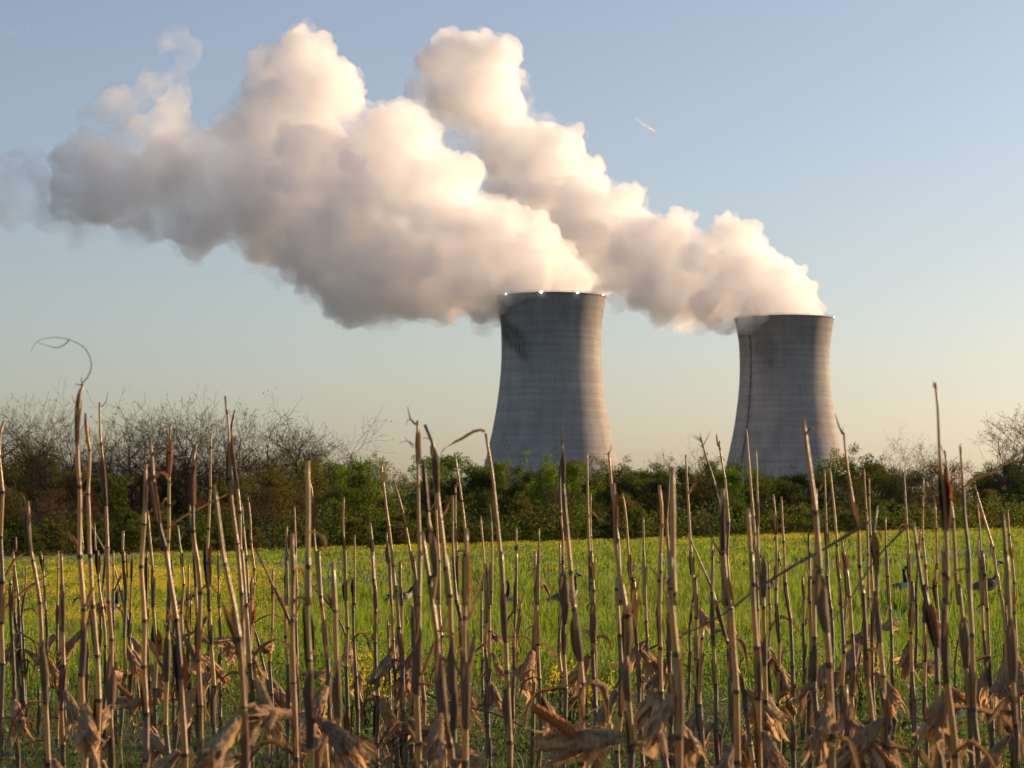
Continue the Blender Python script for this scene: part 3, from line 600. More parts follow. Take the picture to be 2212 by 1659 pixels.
    f = .5 + .5 * (.55 * vnoise(xy[:, 0] / 2.4, xy[:, 1] / 5, 18) + .45 * vnoise(xy[:, 0] / .8, xy[:, 1] / 2, 19))
    dens = .008 + 1.0 * np.clip((f - .33) * 3, 0, 1) * np.exp(-((px - 300) / 240) ** 2) * (py < 1340) * (py > 1222) + .10 * np.clip((f - .5) * 3, 0, 1) * (py < 1235)
    dens += .10 * np.clip((xy[:, 1] - 128) / 25, 0, 1) * (f > .55)
    xy = xy[rs.uniform(0, 1, len(xy)) < dens]; m = len(xy); k = 5; cid = np.repeat(np.arange(m), k); sz = np.clip(xy[:, 1] / 60, .7, 1.6)[cid]
    pos = np.stack([xy[cid, 0] + rs.normal(0, .05, m * k) * sz, xy[cid, 1] + rs.normal(0, .05, m * k) * sz, ground_z(xy[cid, 0], xy[cid, 1]) + rs.uniform(.24, .40, m)[cid] + rs.normal(0, .035, m * k)], 1)
    c = scatter(1100, 18.5, 34, 21); f = .5 + .5 * (.6 * vnoise(c[:, 0] / 1.5, c[:, 1] / 3, 22) + .4 * vnoise(c[:, 0] / .5, c[:, 1] / 1.1, 23)); c = c[rs.uniform(0, 1, len(c)) < np.clip((f - .45) * 3, .03, 1)]
    k2 = 16; n2 = len(c) * k2; ci = np.repeat(np.arange(len(c)), k2); pos = np.concatenate([pos, np.stack([c[ci, 0] + rs.normal(0, .045, n2), c[ci, 1] + rs.normal(0, .045, n2), ground_z(c[ci, 0], c[ci, 1]) + rs.uniform(.28, .52, len(c))[ci] + rs.normal(0, .04, n2)], 1)])
    sz = np.concatenate([sz, np.full(n2, .6)]); k = 1; m = len(pos)
    leaf_faces('wild_flowers', pos, rs.uniform(.02, .036, m * k) * sz, rs.uniform(0, 1, m * k), M_FLOWER, 20, 'drifts of small yellow wild flowers in the green field')
def leaf_faces(name, pos, s, tint, mat, seed, label, parent=None):
    rs = np.random.RandomState(seed); N = len(pos); a = rs.normal(0, 1, (N, 3)); a /= np.linalg.norm(a, axis=1)[:, None]
    b = np.cross(a, rs.normal(0, 1, (N, 3))); b /= np.linalg.norm(b, axis=1)[:, None]; s = np.asarray(s)[:, None]
    V = np.stack([pos - a * s * .5, pos + b * s * .36, pos + a * s * .5, pos - b * s * .36], 1).reshape(-1, 3)
    o = np_mesh(name, V, np.arange(N * 4), np.full(N, 4), mat, parent=parent, attr=np.repeat(tint, 4))
    if label: stuff(o, label)
    return o
meadow()
def flower_plant(px, py, h, n, pale, label, seed):
    """One flowering plant whose foot is on the ground and whose flower head shows at (px, py)."""
    rs = np.random.RandomState(seed); d = 18.0
    for d in np.arange(17.5, 40, .25):
        x = (px - CX) / FPX * d
        if to_px((x, d, float(ground_z(x, d)) + h))[1] < py: break
    z = float(ground_z(x, d)); t = thing('pale_weed' if pale else 'mustard_plant', label, 'flowering plant', (x, d, z), 0, 'pale flowering weeds' if pale else 'yellow flowering mustard plants')
    for k in range(n):
        a = rs.uniform(0, 6.28); sp = rs.uniform(.02, .16) * h * 1.6; top = Vector((math.cos(a) * sp, math.sin(a) * sp, h * rs.uniform(.78, 1.06))); V, F = [], []
        mid = Vector((top.x * .35, top.y * .35, top.z * .5)); tube([Vector((0, 0, 0)), mid, top], [.005, .004, .003], 4, V, F); mesh_obj('stem', V, F, M_MID, t)
        m = 26; pos = np.array(top)[None] + rs.normal(0, 1, (m, 3)) * np.array([.022, .022, .04 if not pale else .024]) - np.array([0, 0, .02])
        leaf_faces('flower_head', pos, rs.uniform(.014, .028, m), rs.uniform(0, 1, m), M_PALE if pale else M_FLOWER, seed + k, '', t)
        m = 12; u = rs.uniform(.1, .8, m)[:, None]; pos = np.array(top)[None] * u + rs.normal(0, .022, (m, 3)); pos[:, 2] = np.maximum(pos[:, 2], .02)
        leaf_faces('foliage', pos, rs.uniform(.025, .06, m), rs.uniform(0, 1, m), M_WEED, seed + 50 + k, '', t)
for i, (px, py, h, n, pale, lab) in enumerate((
        (792, 1425, .62, 7, 0, 'leftmost mustard plant in yellow flower, between bent-husk corn stalks'), (815, 1440, .60, 8, 0, 'bushy yellow mustard plant just right of the bent husks'), (836, 1462, .5, 5, 0, 'short yellow mustard plant with sparse heads, low beside bushy one'), (760, 1462, .5, 5, 0, 'small yellow mustard plant below the two bent husks'),
        (1186, 1455, .55, 6, 0, 'yellow mustard plant left of the lying corn cob'), (1228, 1448, .62, 8, 0, 'tall yellow mustard plant right above the lying corn cob'), (1262, 1470, .55, 7, 0, 'yellow mustard plant behind the husk of the lying cob'), (1306, 1478, .5, 6, 0, 'yellow mustard plant beside the thick stalk right of the cob'),
        (1855, 1412, .62, 7, 0, 'yellow mustard plant beside the bent broken corn stalk'), (1895, 1420, .55, 5, 0, 'thin yellow mustard plant below the resting geese'), (1690, 1500, .5, 5, 0, 'yellow mustard plant left of the thickest grey stalk'), (540, 1475, .5, 4, 0, 'yellow mustard plant under the blurred near leaf'),
        (870, 1502, .5, 5, 1, 'pale cream-headed weed beside thick leaning stalk'), (895, 1490, .55, 7, 1, 'taller cream-headed weed in front of dark corn stem'), (570, 1450, .5, 4, 1, 'cream-headed weed left of the dark thick stalk'), (850, 1555, .42, 4, 1, 'low greenish-white weed at the bottom of the field'))):
    flower_plant(px, py, h, n, pale, lab, 300 + i * 97)

# ------------------------------------------------------------------ the corn stalks
K = FPX / 3072.0                                                    # distances below were read off for a wider lens
CROP = {'A': (0, 1200, 1.994), 'B': (900, 1400, 1.994), 'C': (1800, 1400, 1.994), 'D': (2776, 1400, 1.994),
        'E': (0, 2032, 2.074), 'F': (900, 2032, 2.074), 'G': (1800, 2032, 2.074), 'H': (2776, 2032, 2.074)}
def read_pts(s):
    out, c = [], None
    for w in s.split():
        if w[0].isalpha(): c, w = w[0], w[1:]
        x, y = map(float, w.split(',')); ox, oy, sc = CROP[c]
        out.append(((ox + x / sc) / 1.70705, (oy + y / sc) / 1.70705))
    return out
def ypx(s): return read_pts(s[0] + '0,' + s[1:])[0][1]
# points from tip to foot | width at the tip in crop pixels | distance | sheaths: crop y0-y1-width-kind | extras
STALKS = [
 ('A600,430 575,500 555,860 570,1300 570,1660 E610,300 625,830 625,1200 640,1659', 24, 5, 'A470-A880-48-g', 't:A600,430 650,370 672,280 625,170 510,105 380,88 270,120 220,200;t:A592,440 640,385 668,350;t:A510,105 470,145 410,165 340,145 270,125;t:A590,440 560,430 545,440;t:A600,420 600,370;t:A548,570 530,510', 'tallest corn stalk, with a long curled tendril arching from its tip'),
 ('A600,640 620,830 640,1000 655,1400 655,1660 E715,600 735,1100 735,1659', 20, 5.5, 'A650-A900-38-g E1100-E1480-70-d', '', 'tall pale corn stalk close beside the curled-tendril one, tip rounded'),
 ('A740,570 745,800 760,960 780,1300 800,1660 E830,0 850,500 855,800 850,1100 860,1659', 16, 6.5, 'A950-A1310-46-g E800-E1200-80-g', 't:A745,600 780,560 795,490;t:A740,960 720,880 705,810', 'tall corn stalk with a dark knob and a short whisker at its tip'),
 ('A1055,1020 1045,1370 1045,1660 E1085,0 1095,500 1100,1000 1100,1659', 28, 5.5, 'A1040-A1370-66-d E1000-E1300-80-d', 't:A1050,1030 1030,890', 'corn stalk topped by a long dark open sheath, bare crowns behind'),
 ('A1100,820 1120,1000 1130,1200 1160,1500 1200,1660 E1240,0 1300,300 1340,500 1370,800 1390,1200 1410,1659', 24, 5, 'A950-A1450-55-g E650-E1210-100-d', 'w:A1120,960 1150,880 1180,760 1175,660', 'leaning corn stalk with a forked tip and grey swollen sheath'),
 ('A1250,720 1240,830 1240,1100 1240,1480 1230,1660 E1290,200 1285,600 1270,1100 1290,1659', 20, 7, 'A800-A1110-58-o E650-E1000-60-g', '', 'corn stalk with a fat rust-edged spindle sheath at its tip'),
 ('A1440,890 1420,1000 1430,1300 1450,1660 E1510,0 1525,200 1530,900 1540,1659', 26, 6, 'A960-A1320-62-o E1000-E1420-60-d', 'w:A1440,930 1470,870 1500,780;t:A1430,890 1370,885', 'corn stalk with an orange flap low on a grey sheath and bent tip'),
 ('A1545,810 1540,1200 1535,1560 E1590,0 1600,260 1610,700 1630,1000', 14, 8, 'A1540-E260-60-d', '', 'slim straight corn stalk standing above a dark hanging sheath'),
 ('A1580,1170 1610,1400 1640,1660 E1705,0 1740,200 1780,400 1830,800 1860,1200 1890,1659', 26, 3.9, '', 'l:E1845,850 1790,640 1730,480 1690,370:95;l:E1840,860 1820,600 1760,420:70', 'thick blurred corn stalk near the lens with two pale grey leaves'),
 ('A1655,520 1680,720 1690,900 1700,1250 1730,1660 E1800,0 1840,400 1870,900 1880,1659', 16, 5.5, 'A760-A1250-40-d E900-E1300-60-g', 't:A1665,640 1655,520', 'tall corn stalk in a tight cluster, thin dark spike for a tip'),
 ('A1720,620 1690,800 1740,1200 1770,1660 E1850,0 1880,400 1910,900 1920,1400', 16, 7, 'A760-A1200-34-g', 'l:A1690,1232 1500,1330 1330,1420 1200,1530 1100,1640:26;t:A1640,1330 1500,1385 1320,1395', 'corn stalk crossing behind the dark-spiked one in the cluster'),
 ('A1820,1260 1840,1400 1850,1660 E1930,200 1940,300 1920,700 1900,1100', 14, 10, 'E280-E700-45-o', '', ''), ('A1770,1300 1785,1500 1800,1660 E1880,100 1890,500 1890,900', 14, 9, '', '', ''),
 ('A40,700 10,800 5,1200 5,1660 E5,600 0,1200', 22, 7, '', '', 'corn stalk at the very edge of view with a hooked tip'),
 ('A195,1290 200,1500 215,1660 E225,0 270,250 310,600 320,800 340,1050 350,1659', 24, 6, 'A1330-A1660-52-g E680-E1050-66-g', 't:A185,1340 175,1260 130,1225 60,1220;t:A190,1360 160,1330', 'corn stalk with a thin curling whisker and frayed tip near the left'),
 ('A125,1555 125,1660 E110,0 130,600 150,1000', 12, 11, '', '', ''), ('A920,1510 915,1660 E960,0 965,250 960,600 945,1200', 22, 10, 'A1540-E260-40-d', '', ''), ('A1095,1365 1115,1660 E1160,0 1180,400 1190,900', 18, 8, 'E540-E800-80-d', '', ''),
 ('A1390,1310 1420,1660 E1475,0 1500,400 1510,900', 13, 10, '', '', ''), ('A1310,1470 1330,1660 E1385,0 1395,300 1400,700', 14, 10, 'E0-E120-34-d', '', ''), ('A590,1300 620,1660 E640,0 650,500 670,1200', 14, 10, '', '', ''), ('A680,1450 690,1660 E735,0 760,300 800,650 800,1100', 14, 10, 'A1600-E180-40-d', '', ''),
 ('E470,15 480,400 475,800 480,1659', 26, 7, 'E830-E1150-60-g', '', 'stout corn stalk with cut tip level with the foot of the wood'), ('E90,210 100,600 120,1100 140,1659', 22, 7, 'E220-E500-34-d E1060-E1330-44-g', 'b:E100,590 280,700 460,830:14', ''), ('E20,190 15,330 10,600 5,1000', 16, 10, 'E190-E330-32-d', 'l:E12,480 110,370 230,280 330,210 455,125:30;l:E12,250 60,170 130,60 215,5:34', 'corn stalk with two long dead leaves slanting up right, left edge'),
 ('E180,100 170,500 200,1200', 14, 11.5, '', '', ''), ('E440,0 440,300 440,900', 14, 11, 'E400-E560-34-d', '', ''), ('E1015,40 1000,600 1010,1200', 16, 11, '', '', ''), ('E1445,110 1440,600 1440,1000', 18, 11, 'E270-E620-34-d', '', ''), ('E1685,0 1690,600 1690,1000', 15, 11, '', '', ''), ('E1325,60 1330,400 1330,900', 18, 11, '', '', ''), ('E870,0 870,500 880,1000', 14, 11, '', '', ''), ('E1130,0 1125,500 1130,900', 16, 10, 'E30-E300-36-d', '', ''), ('E300,1050 295,1360', 26, 11.5, '', '', ''), ('E300,0 330,200 350,500 360,1000', 14, 10, 'E0-E160-34-d', '', ''),
 ('B470,600 475,1000 470,1400 480,1659 F490,0 490,330 490,850 500,1659', 34, 4.5, 'F340-F900-84-d F910-F1330-75-g', '', 'thick upright corn stalk with blunt tip before the yellow-green trees'),
 ('B445,660 500,800 515,1100 545,1400 575,1659 F560,0 610,600 640,1000 650,1659', 16, 7, 'B780-B1100-42-d', '', 'leaning corn stalk with dark spindle sheath beside the blunt thick one'), ('B345,1130 350,1659 F365,0 375,600 400,1100 400,1659', 30, 5, '', '', 'stout plain corn stalk with rounded pale tip against the dark wood'),
 ('B650,1340 655,1659 F675,90 690,400 705,800 720,1200 720,1659', 32, 4.6, 'F810-F1270-74-g', '', 'stout short corn stalk with a rounded top and grey sheath below'), ('B725,860 720,1100 735,1300 740,1659 F765,0 775,400 780,800 795,1200', 14, 9, 'B1100-B1270-30-d F200-F380-40-d', '', ''), ('B815,1140 815,1480 815,1659 F845,200 840,600 865,1150', 13, 10, 'B1465-B1610-46-d', '', 'slim corn stalk with a black pod-shaped sheath low on the stem'),
 ('B915,1050 935,1250 950,1500 965,1659 F970,0 990,200 1000,400 1005,900 1020,1250', 20, 9, 'B1150-B1270-34-d B1510-F440-36-g', '', ''), ('B1010,600 1050,950 1090,1250 1125,1600 F1170,260 1185,600 1215,900', 16, 8, 'B620-B760-30-g', 't:B1015,620 1022,555', 'slim leaning corn stalk right of the bright green tree, spiked tip'), ('B1100,740 1150,900 1190,1080 1250,1420 F1275,0 1310,200 1340,600', 13, 8, 'B920-B1090-26-g', 't:B1110,760 1070,670;t:B1140,860 1100,790 1050,765', 'slim corn stalk curving right with a thin side shoot'),
 ('B1262,300 1265,520 1270,900 1280,1300 1270,1659 F1330,0 1325,500 1330,900 1330,1659', 20, 5.5, 'B320-B620-40-o F500-F1100-80-g', 'w:B1262,330 1225,290 1212,240 1203,200;t:B1225,290 1200,300 1190,335;t:B1250,480 1200,450 1140,470;t:B1245,500 1180,420', 'tall corn stalk with a rusty orange sheath and ragged twig tip'),
 ('B1330,330 1385,460 1415,600 1425,830 1460,1150 1490,1500 1500,1659 F1525,0 1555,330 1570,600 1600,1000 1610,1659', 24, 5, 'B460-B830-60-g F640-F1100-75-g', 't:B1370,440 1330,425 1310,440', 'tall corn stalk with a slanting cut tip over a smooth grey sheath'),
 ('B1300,590 1320,800 1340,1050 1370,1200 1390,1450 1385,1659 F1440,200 1470,560 1500,900 1540,1300 1590,1659', 20, 4.5, 'B600-B1020-52-d B1090-B1460-64-g F700-F1320-78-g', 't:B1300,610 1298,450', 'corn stalk with two long dark spindle sheaths in the central clump'), ('B1300,1120 1350,1450 1390,1659 F1420,300 1470,600 1490,1000 1500,1659', 28, 4.8, '', '', 'slanting pale corn stalk crossing the central clump low down'),
 ('B1770,395 1820,700 1840,900 1880,1300 1900,1659 F1960,0 1985,500 2000,900 2020,1659 G145,1050 150,1659', 20, 5.5, 'G1000-G1400-60-g', 'l:B1770,385 1740,372 1690,385 1600,440 1480,500:34;t:B1480,500 1455,530 1440,575', 'corn stalk with its folded leaf bent over flat beside the stained tower'),
 ('B1555,545 1600,850 1630,1130 1650,1600 F1700,900', 13, 8, '', '', ''), ('B1655,1090 1650,1659 F1710,0 1715,300 1710,750 1715,1200 1715,1659', 26, 4.5, 'B1140-B1659-60-o F780-F1360-74-g', '', 'thick short corn stalk with a broad orange-streaked sheath at its top'), ('B1390,750 1400,950 1420,1300 1440,1659 F1480,200 1500,800', 14, 8, 'B770-B960-32-d', '', ''),
 ('B1530,850 1535,1300 1560,1659 F1610,100 1620,300 1680,700 1690,1100', 16, 9, '', 't:B1525,850 1515,745 1450,660 1330,550;t:B1520,870 1480,880', 'thin corn stalk with a bent wiry shoot reaching up and left'), ('B1550,770 1555,1100 1575,1659 F1650,400 1670,800', 14, 9, 'B1060-B1190-34-d', '', ''), ('B1740,1010 1770,1400 1785,1659 F1845,100 1850,300', 13, 10, 'B1420-B1600-30-d', '', ''), ('B1795,920 1815,1200 1810,1659 F1885,100 1880,500', 13, 10, 'B930-B1040-22-g', '', ''),
 ('B380,930 390,1300 385,1659 F405,0 405,450 410,800', 13, 10, '', '', ''), ('B310,1075 300,1300 315,1659 F320,0 325,500 330,1150', 16, 9, 'B1120-B1330-26-d F170-F280-40-d', '', ''), ('B1160,1340 1160,1659 F1200,80 1210,600 1215,1100', 22, 10, '', '', ''), ('B1040,1120 1045,1250 1060,1400 1075,1659 F1105,100 1125,400', 14, 9, 'B1190-B1350-34-g', 't:B1030,1220 1000,1160', ''), ('B90,1250 130,1330 200,1480 280,1659 F240,280 350,550 380,800', 15, 8, '', '', 'thin bare corn stalk leaning steeply down to the right'),
 ('F220,140 220,600 210,900', 20, 10, 'F220-F390-32-o', '', ''), ('F75,200 60,600 50,1000', 22, 10, 'F420-F560-56-d', 't:F85,260 110,150', ''), ('F1270,420 1280,700 1290,1100', 26, 9, '', 'b:F1290,1000 1480,1130 1900,1240 2150,1350:22', ''),
 ('C540,480 545,700 560,900 590,1250 625,1659 G640,300 660,430 690,700 700,830 720,1200', 24, 5, 'C480-C760-42-g G430-G840-80-g', 'w:C540,500 545,430 530,365;t:C510,500 450,530', 'tall corn stalk before the stained tower, gnarled fork at its tip'),
 ('C510,640 520,1000 540,1200 545,1659 G575,400 590,800 590,1150', 16, 8, 'C1000-C1190-44-d G150-G560-80-g', 't:C500,930 490,830;t:C520,1300 495,1210', 'corn stalk with black split sheath just behind the gnarled-fork one'), ('C740,530 745,900 755,1250 765,1659 G790,0 800,400 810,700 810,1220', 14, 8.5, 'C1290-C1470-50-g G380-G700-60-g', '', 'slim straight corn stalk in front of the stained tower\'s shaded face'), ('C755,835 752,1000 758,1250 775,1659 G800,400 820,900', 13, 8.8, '', '', ''),
 ('C885,530 905,750 925,950 960,1250 975,1659 G990,200 1010,900', 18, 7, '', 't:C890,540 905,500 905,465;t:C885,550 860,545 845,548', 'corn stalk with a twiggy split tip at the stained tower\'s lit edge'), ('C940,760 945,900 955,1200 985,1450 1000,1659 G1020,200 1050,400 1060,800 1080,1300 1080,1659', 26, 4.8, 'C780-C1210-60-d G380-G800-85-g G830-G1150-70-g', 't:C940,800 935,680 928,605', 'corn stalk with a great dark spindle sheath, the lying cob at its foot'),
 ('C995,835 1020,1000 1040,1270 1070,1659 G1110,200 1130,560 1150,1000', 14, 9, 'C1270-C1490-36-d G230-G570-60-g', '', ''), ('C1150,1010 1155,1300 1155,1659 G1200,0 1205,300 1215,560 1225,1180', 14, 10, 'C1290-C1520-26-d', '', ''), ('C1250,775 1270,1000 1255,1400 1255,1659 G1310,0 1300,360 1310,900 1340,1250 1370,1659', 24, 6, 'G380-G720-48-d', '', 'plain corn stalk with a round knob tip, middle of the tower gap'),
 ('C1355,640 1360,1000 1360,1330 1370,1659 G1415,0 1415,300 1430,700 1455,1200 1460,1659', 42, 3.9, '', '', 'thickest bare blunt corn stalk, standing before the gap between towers'), ('C1325,610 1330,900 1325,1000 1335,1400 1350,1659 G1400,500', 14, 8, 'C900-C1040-30-o', 't:C1320,640 1300,600', ''), ('C1465,550 1480,850 1500,1200 1510,1440 1530,1659 G1580,200 1590,600 1600,1000', 14, 8, 'C1260-C1440-44-d', 't:C1510,1250 1535,1170', 'slim corn stalk with black pod sheath, left of the seed-head stalk'),
 ('C1560,420 1590,530 1660,750 1680,850 1715,970 1740,1300', 10, 6, 'C760-C960-30-g', 't:C1562,430 1555,385;t:C1560,440 1515,405;t:C1565,455 1495,410;t:C1585,480 1610,430 1635,378;t:C1580,500 1545,472', 'thin leaning corn stalk ending in a forked seed tassel'), ('C1705,450 1720,620 1735,800 1755,1100 1770,1659 G1850,500 1880,900', 14, 8, '', '', 'slim pale corn stalk between the seed tassel and the ladder tower'),
 ('C1740,800 1730,1000 1740,1320 1750,1659 G1810,0 1820,250 1850,450 1880,800 1910,1150', 32, 5, 'C800-C1260-46-g C1310-C1660-66-d', 'w:C1735,1320 1700,1260 1650,1180 1620,1080 1605,1020;t:C1750,900 1790,880 1820,855', 'corn stalk with a blade-like side shoot above a long black sheath'), ('C1650,1190 1655,1659 G1720,0 1715,350 1720,800 1740,1150', 18, 7, '', '', ''), ('C1465,1135 1550,1330 1640,1540 1670,1659 G1700,260 1800,600 1900,900 1970,1110', 15, 7, '', '', 'thin corn stalk leaning across several others, falling to the right'), ('C1905,945 1920,1200 1945,1659 G2010,0 2025,400 2050,800 2060,1300', 30, 5, '', '', 'stout plain corn stalk with rounded top left of the ladder tower'),
 ('C1900,360 1930,750 1960,1150 D25,1659 H20,0 40,500 60,1000', 14, 7.5, 'D1190-D1320-40-g', '', 'tall slim corn stalk crossing the ladder of the right tower'), ('D30,510 40,840 45,1300 60,1659 H70,60 80,600', 14, 7, 'D840-D1080-40-g D1290-D1600-60-g', '', 'corn stalk with slender grey spindle, before the ladder tower\'s left edge'), ('C195,1090 195,1300 195,1659 G205,0 200,150 200,560 185,1250', 14, 9.5, 'C1210-C1260-36-g C1380-G480-34-g', '', 'corn stalk hiding the neck of a goose that looks left'), ('C365,1095 365,1300 360,1659 G375,0 380,560', 14, 9, '', '', 'right one of a twin corn stalk pair beside a hanging husk'), ('C350,1260 350,1659 G355,400 350,1300', 26, 9.3, 'G550-G1000-40-g', '', 'left one of a twin corn stalk pair beside a hanging husk'),
 ('D375,290 410,550 450,850 480,1100 510,1350 535,1659 H540,130 560,500 580,620 590,1000 610,1400 610,1659', 30, 4.2, 'H120-H620-92-g', 't:D490,1390 440,1310 400,1220 355,1110 328,1015', 'very tall leaning corn stalk before the ladder tower\'s shaded face'), ('D455,800 455,1200 455,1659 H475,0 475,600 495,1300 500,1500', 24, 6, 'H700-H1000-60-g', '', ''), ('D535,660 545,1000 550,1200 570,1659 H575,0 590,400 610,650 620,1000', 14, 8, 'D1040-D1250-34-d', 't:D550,1045 520,1025 480,1030', 'slim corn stalk with a small bent flag leaf at its dark sheath'), ('D575,650 610,1000 630,1300 645,1659 H670,240 680,650 690,1300', 14, 8, 'D1240-D1480-40-g', '', ''),
 ('D662,390 670,480 690,650 705,750 740,950 770,1100 780,1350 810,1659 H830,260 870,650 890,1000 920,1400', 16, 5.5, 'D780-D1110-52-g H660-H980-60-g', 'w:D662,400 635,350 615,295 600,250;t:D662,390 660,345;t:D705,760 670,770', 'tall corn stalk with a Y-shaped tip at the ladder tower\'s lit edge'), ('D815,655 830,950 840,1080 845,1500 850,1659 H860,500', 12, 9, '', '', ''), ('D850,720 855,1050 870,1500', 12, 9.2, '', '', ''),
 ('D885,925 870,1050 855,1150 880,1350 900,1659 H930,300 960,700 990,1200 1010,1659', 22, 5, 'D1110-D1430-64-d H330-H700-50-g', 'b:D860,1045 750,1110 500,1260 400,1310 250,1400 0,1560 G1850,450 1640,570 1480,640:24', 'corn stalk whose broken top hangs as a long diagonal down to the left'), ('D980,1010 985,1300 1005,1659 H1030,0 1045,400 1070,1000', 13, 10, '', '', ''), ('D1105,680 1125,1000 1140,1250 1160,1659 H1210,230 1210,600 1225,1150', 13, 9, 'D1250-D1480-34-g H390-H600-50-o', '', 'slim corn stalk right against the breast of a resting goose'),
 ('D1180,1045 1200,1200 1240,1480 1280,1659 H1310,260 1340,450 1390,720 1400,1100 1440,1659', 22, 5, 'H360-H740-90-d', 'b:D1175,1045 1080,1130 890,1340 715,1610 H680,440 560,580:18', 'corn stalk snapped into an upside-down V, arm slanting down left'), ('D1260,720 1255,1000 1265,1400 H1310,100 1310,300 1320,900', 13, 9, '', '', ''),
 ('D1325,20 1345,200 1360,570 1385,800 1400,1000 1410,1300 1415,1659 H1460,0 1480,400 1500,900 1540,1300 1560,1659', 16, 4.3, 'D630-D1110-84-d D640-D1010-100-o', 't:D1330,60 1325,5', 'tallest right-hand corn stalk, with large dark and rusty sheaths midway'), ('D1395,520 1410,600 1430,800 1450,950 1490,1300 1520,1659 H1575,250 1610,550 1640,1000 1660,1250', 16, 5.5, 'D620-D900-52-d H500-H900-78-g', 't:D1395,520 1375,460', 'corn stalk with dark curved sheath touching the tallest right-hand one'), ('D1520,490 1540,780 1550,1000 1580,1300 1590,1659 H1635,0 1660,400 1680,900 1700,1300 1740,1659', 20, 5, '', 't:D1520,490 1535,465;l:D1545,800 1640,730 1750,690 1870,610 1994,520 2080,470:30;t:D1555,790 1500,830 1460,880', 'corn stalk with a long straight dead leaf slanting up to the right'),
 ('D1635,780 1690,1000 1740,1200 1795,1430 H1880,200 1920,450 1935,900 1950,1200', 15, 8, '', '', 'slim corn stalk leaning in front of the rightmost goose'), ('D1670,900 1685,1050 1700,1300 1715,1659 H1770,0 1780,250 1800,600 1830,1400', 13, 8, 'D900-D1060-32-o H0-H230-46-d', 't:D1672,900 1662,790', ''), ('D1665,1155 1670,1400 1690,1659 H1735,0 1760,460 1790,830', 13, 9, '', '', ''), ('D1850,990 1865,1220 1880,1659 H1950,0 1980,500 2000,900 2030,1400 2020,1659', 24, 4.5, 'H520-H1000-88-g', 'l:H1990,1130 1900,1180 1840,1260 1790,1330:60;l:H1985,1250 1900,1240 1880,1370 1895,1450:70', 'stout corn stalk near the right edge with broad curling pale leaves'), ('D1885,955 1900,1200 1915,1400 1925,1659 H2005,380 2020,700 2030,1200', 14, 8, 'D1210-D1320-34-o', '', 'slim corn stalk with rusty flap nearest the right edge'),
 ('D160,840 175,1000 185,1300 180,1659 H195,0 190,450 200,900', 14, 9, 'D950-D1140-34-g', '', ''), ('D205,860 220,1150 240,1450 255,1659 H270,480 290,900 310,1400', 14, 8, '', '', 'slim bare corn stalk just right of a half-hidden goose head'), ('D415,1130 415,1300 425,1659 H435,0 440,500 440,1100', 20, 8, '', '', ''), ('D1330,910 1340,1100 1355,1400 H1400,100 1410,500 1410,1000', 14, 9, 'H200-H440-46-d', '', ''), ('D110,1340 115,1659 H125,400 125,900', 15, 9, '', '', ''), ('D665,1235 690,1350 705,1600 H720,120 745,350 755,600 775,1000', 20, 8, 'D1230-D1390-46-o', '', 'corn stalk ending in a small rusty spear-shaped sheath'),
 ('H700,1020 725,1659', 34, 5, '', '', 'short cut corn stump, pale and thick, low before the tower gap\'s right'), ('H960,1040 1010,1250 1020,1659', 36, 5, 'H1040-H1400-60-d', '', 'short leaning corn stump with dark sheath near the bottom'), ('H1370,1150 1390,1400 1420,1659', 36, 4.5, '', '', 'short knob-topped corn stump among pale leaves, low on the right'), ('G1385,930 1410,1100 1430,1300 1440,1659', 34, 5, '', '', 'short brown corn stump beside the thickest blunt stalk'), ('G1350,300 1380,600 1390,950 1400,1200', 20, 8, 'G480-G760-50-g', '', ''), ('G1640,590 1630,750 1620,1100 1640,1400', 24, 6, 'G740-G1080-52-d', '', ''), ('F1130,1500 1120,1659', 24, 8, '', '', ''), ('F860,1440 870,1659', 34, 5, 'F1440-F1659-80-g', '', ''), ('F620,1400 640,1659', 36, 5, '', '', ''),
]
EARS = {  # stalk index found by its label: (height, side angle, droop, scale, cob shown)
}
def rib(path, widths, nrm, cup, V, F, waves=0.0, rng=None, crumple=.16):
    """A ribbon (dry leaf) with a cupped cross-section: five vertices across."""
    b = len(V); n = len(path)
    for i, p in enumerate(path):
        t = (path[min(i + 1, n - 1)] - path[max(i - 1, 0)]).normalized(); s = t.cross(nrm if isinstance(nrm, Vector) else nrm[i])
        if s.length < 1e-4: s = t.cross(Vector((.3, .8, .5)))
        s.normalize(); u = s.cross(t).normalized(); w = widths[i] * .5
        for j in range(5):
            q = (j - 2) / 2; wob = waves * (rng.uniform(-1, 1) if rng else 0) * abs(q)
            e = 1 + (rng.uniform(-.22, .16) if rng and j in (0, 4) else 0); v = p + s * w * q * e * (1 - .25 * cup * q * q) + u * (cup * w * q * q * .9 + wob)
            V.append(v + noise.noise_vector(v * 26 + Vector((widths[0] * 900, 0, 0))) * w * 2 * crumple)
    for i in range(n - 1):
        for j in range(4): F.append((b + i * 5 + j, b + i * 5 + j + 1, b + (i + 1) * 5 + j + 1, b + (i + 1) * 5 + j))
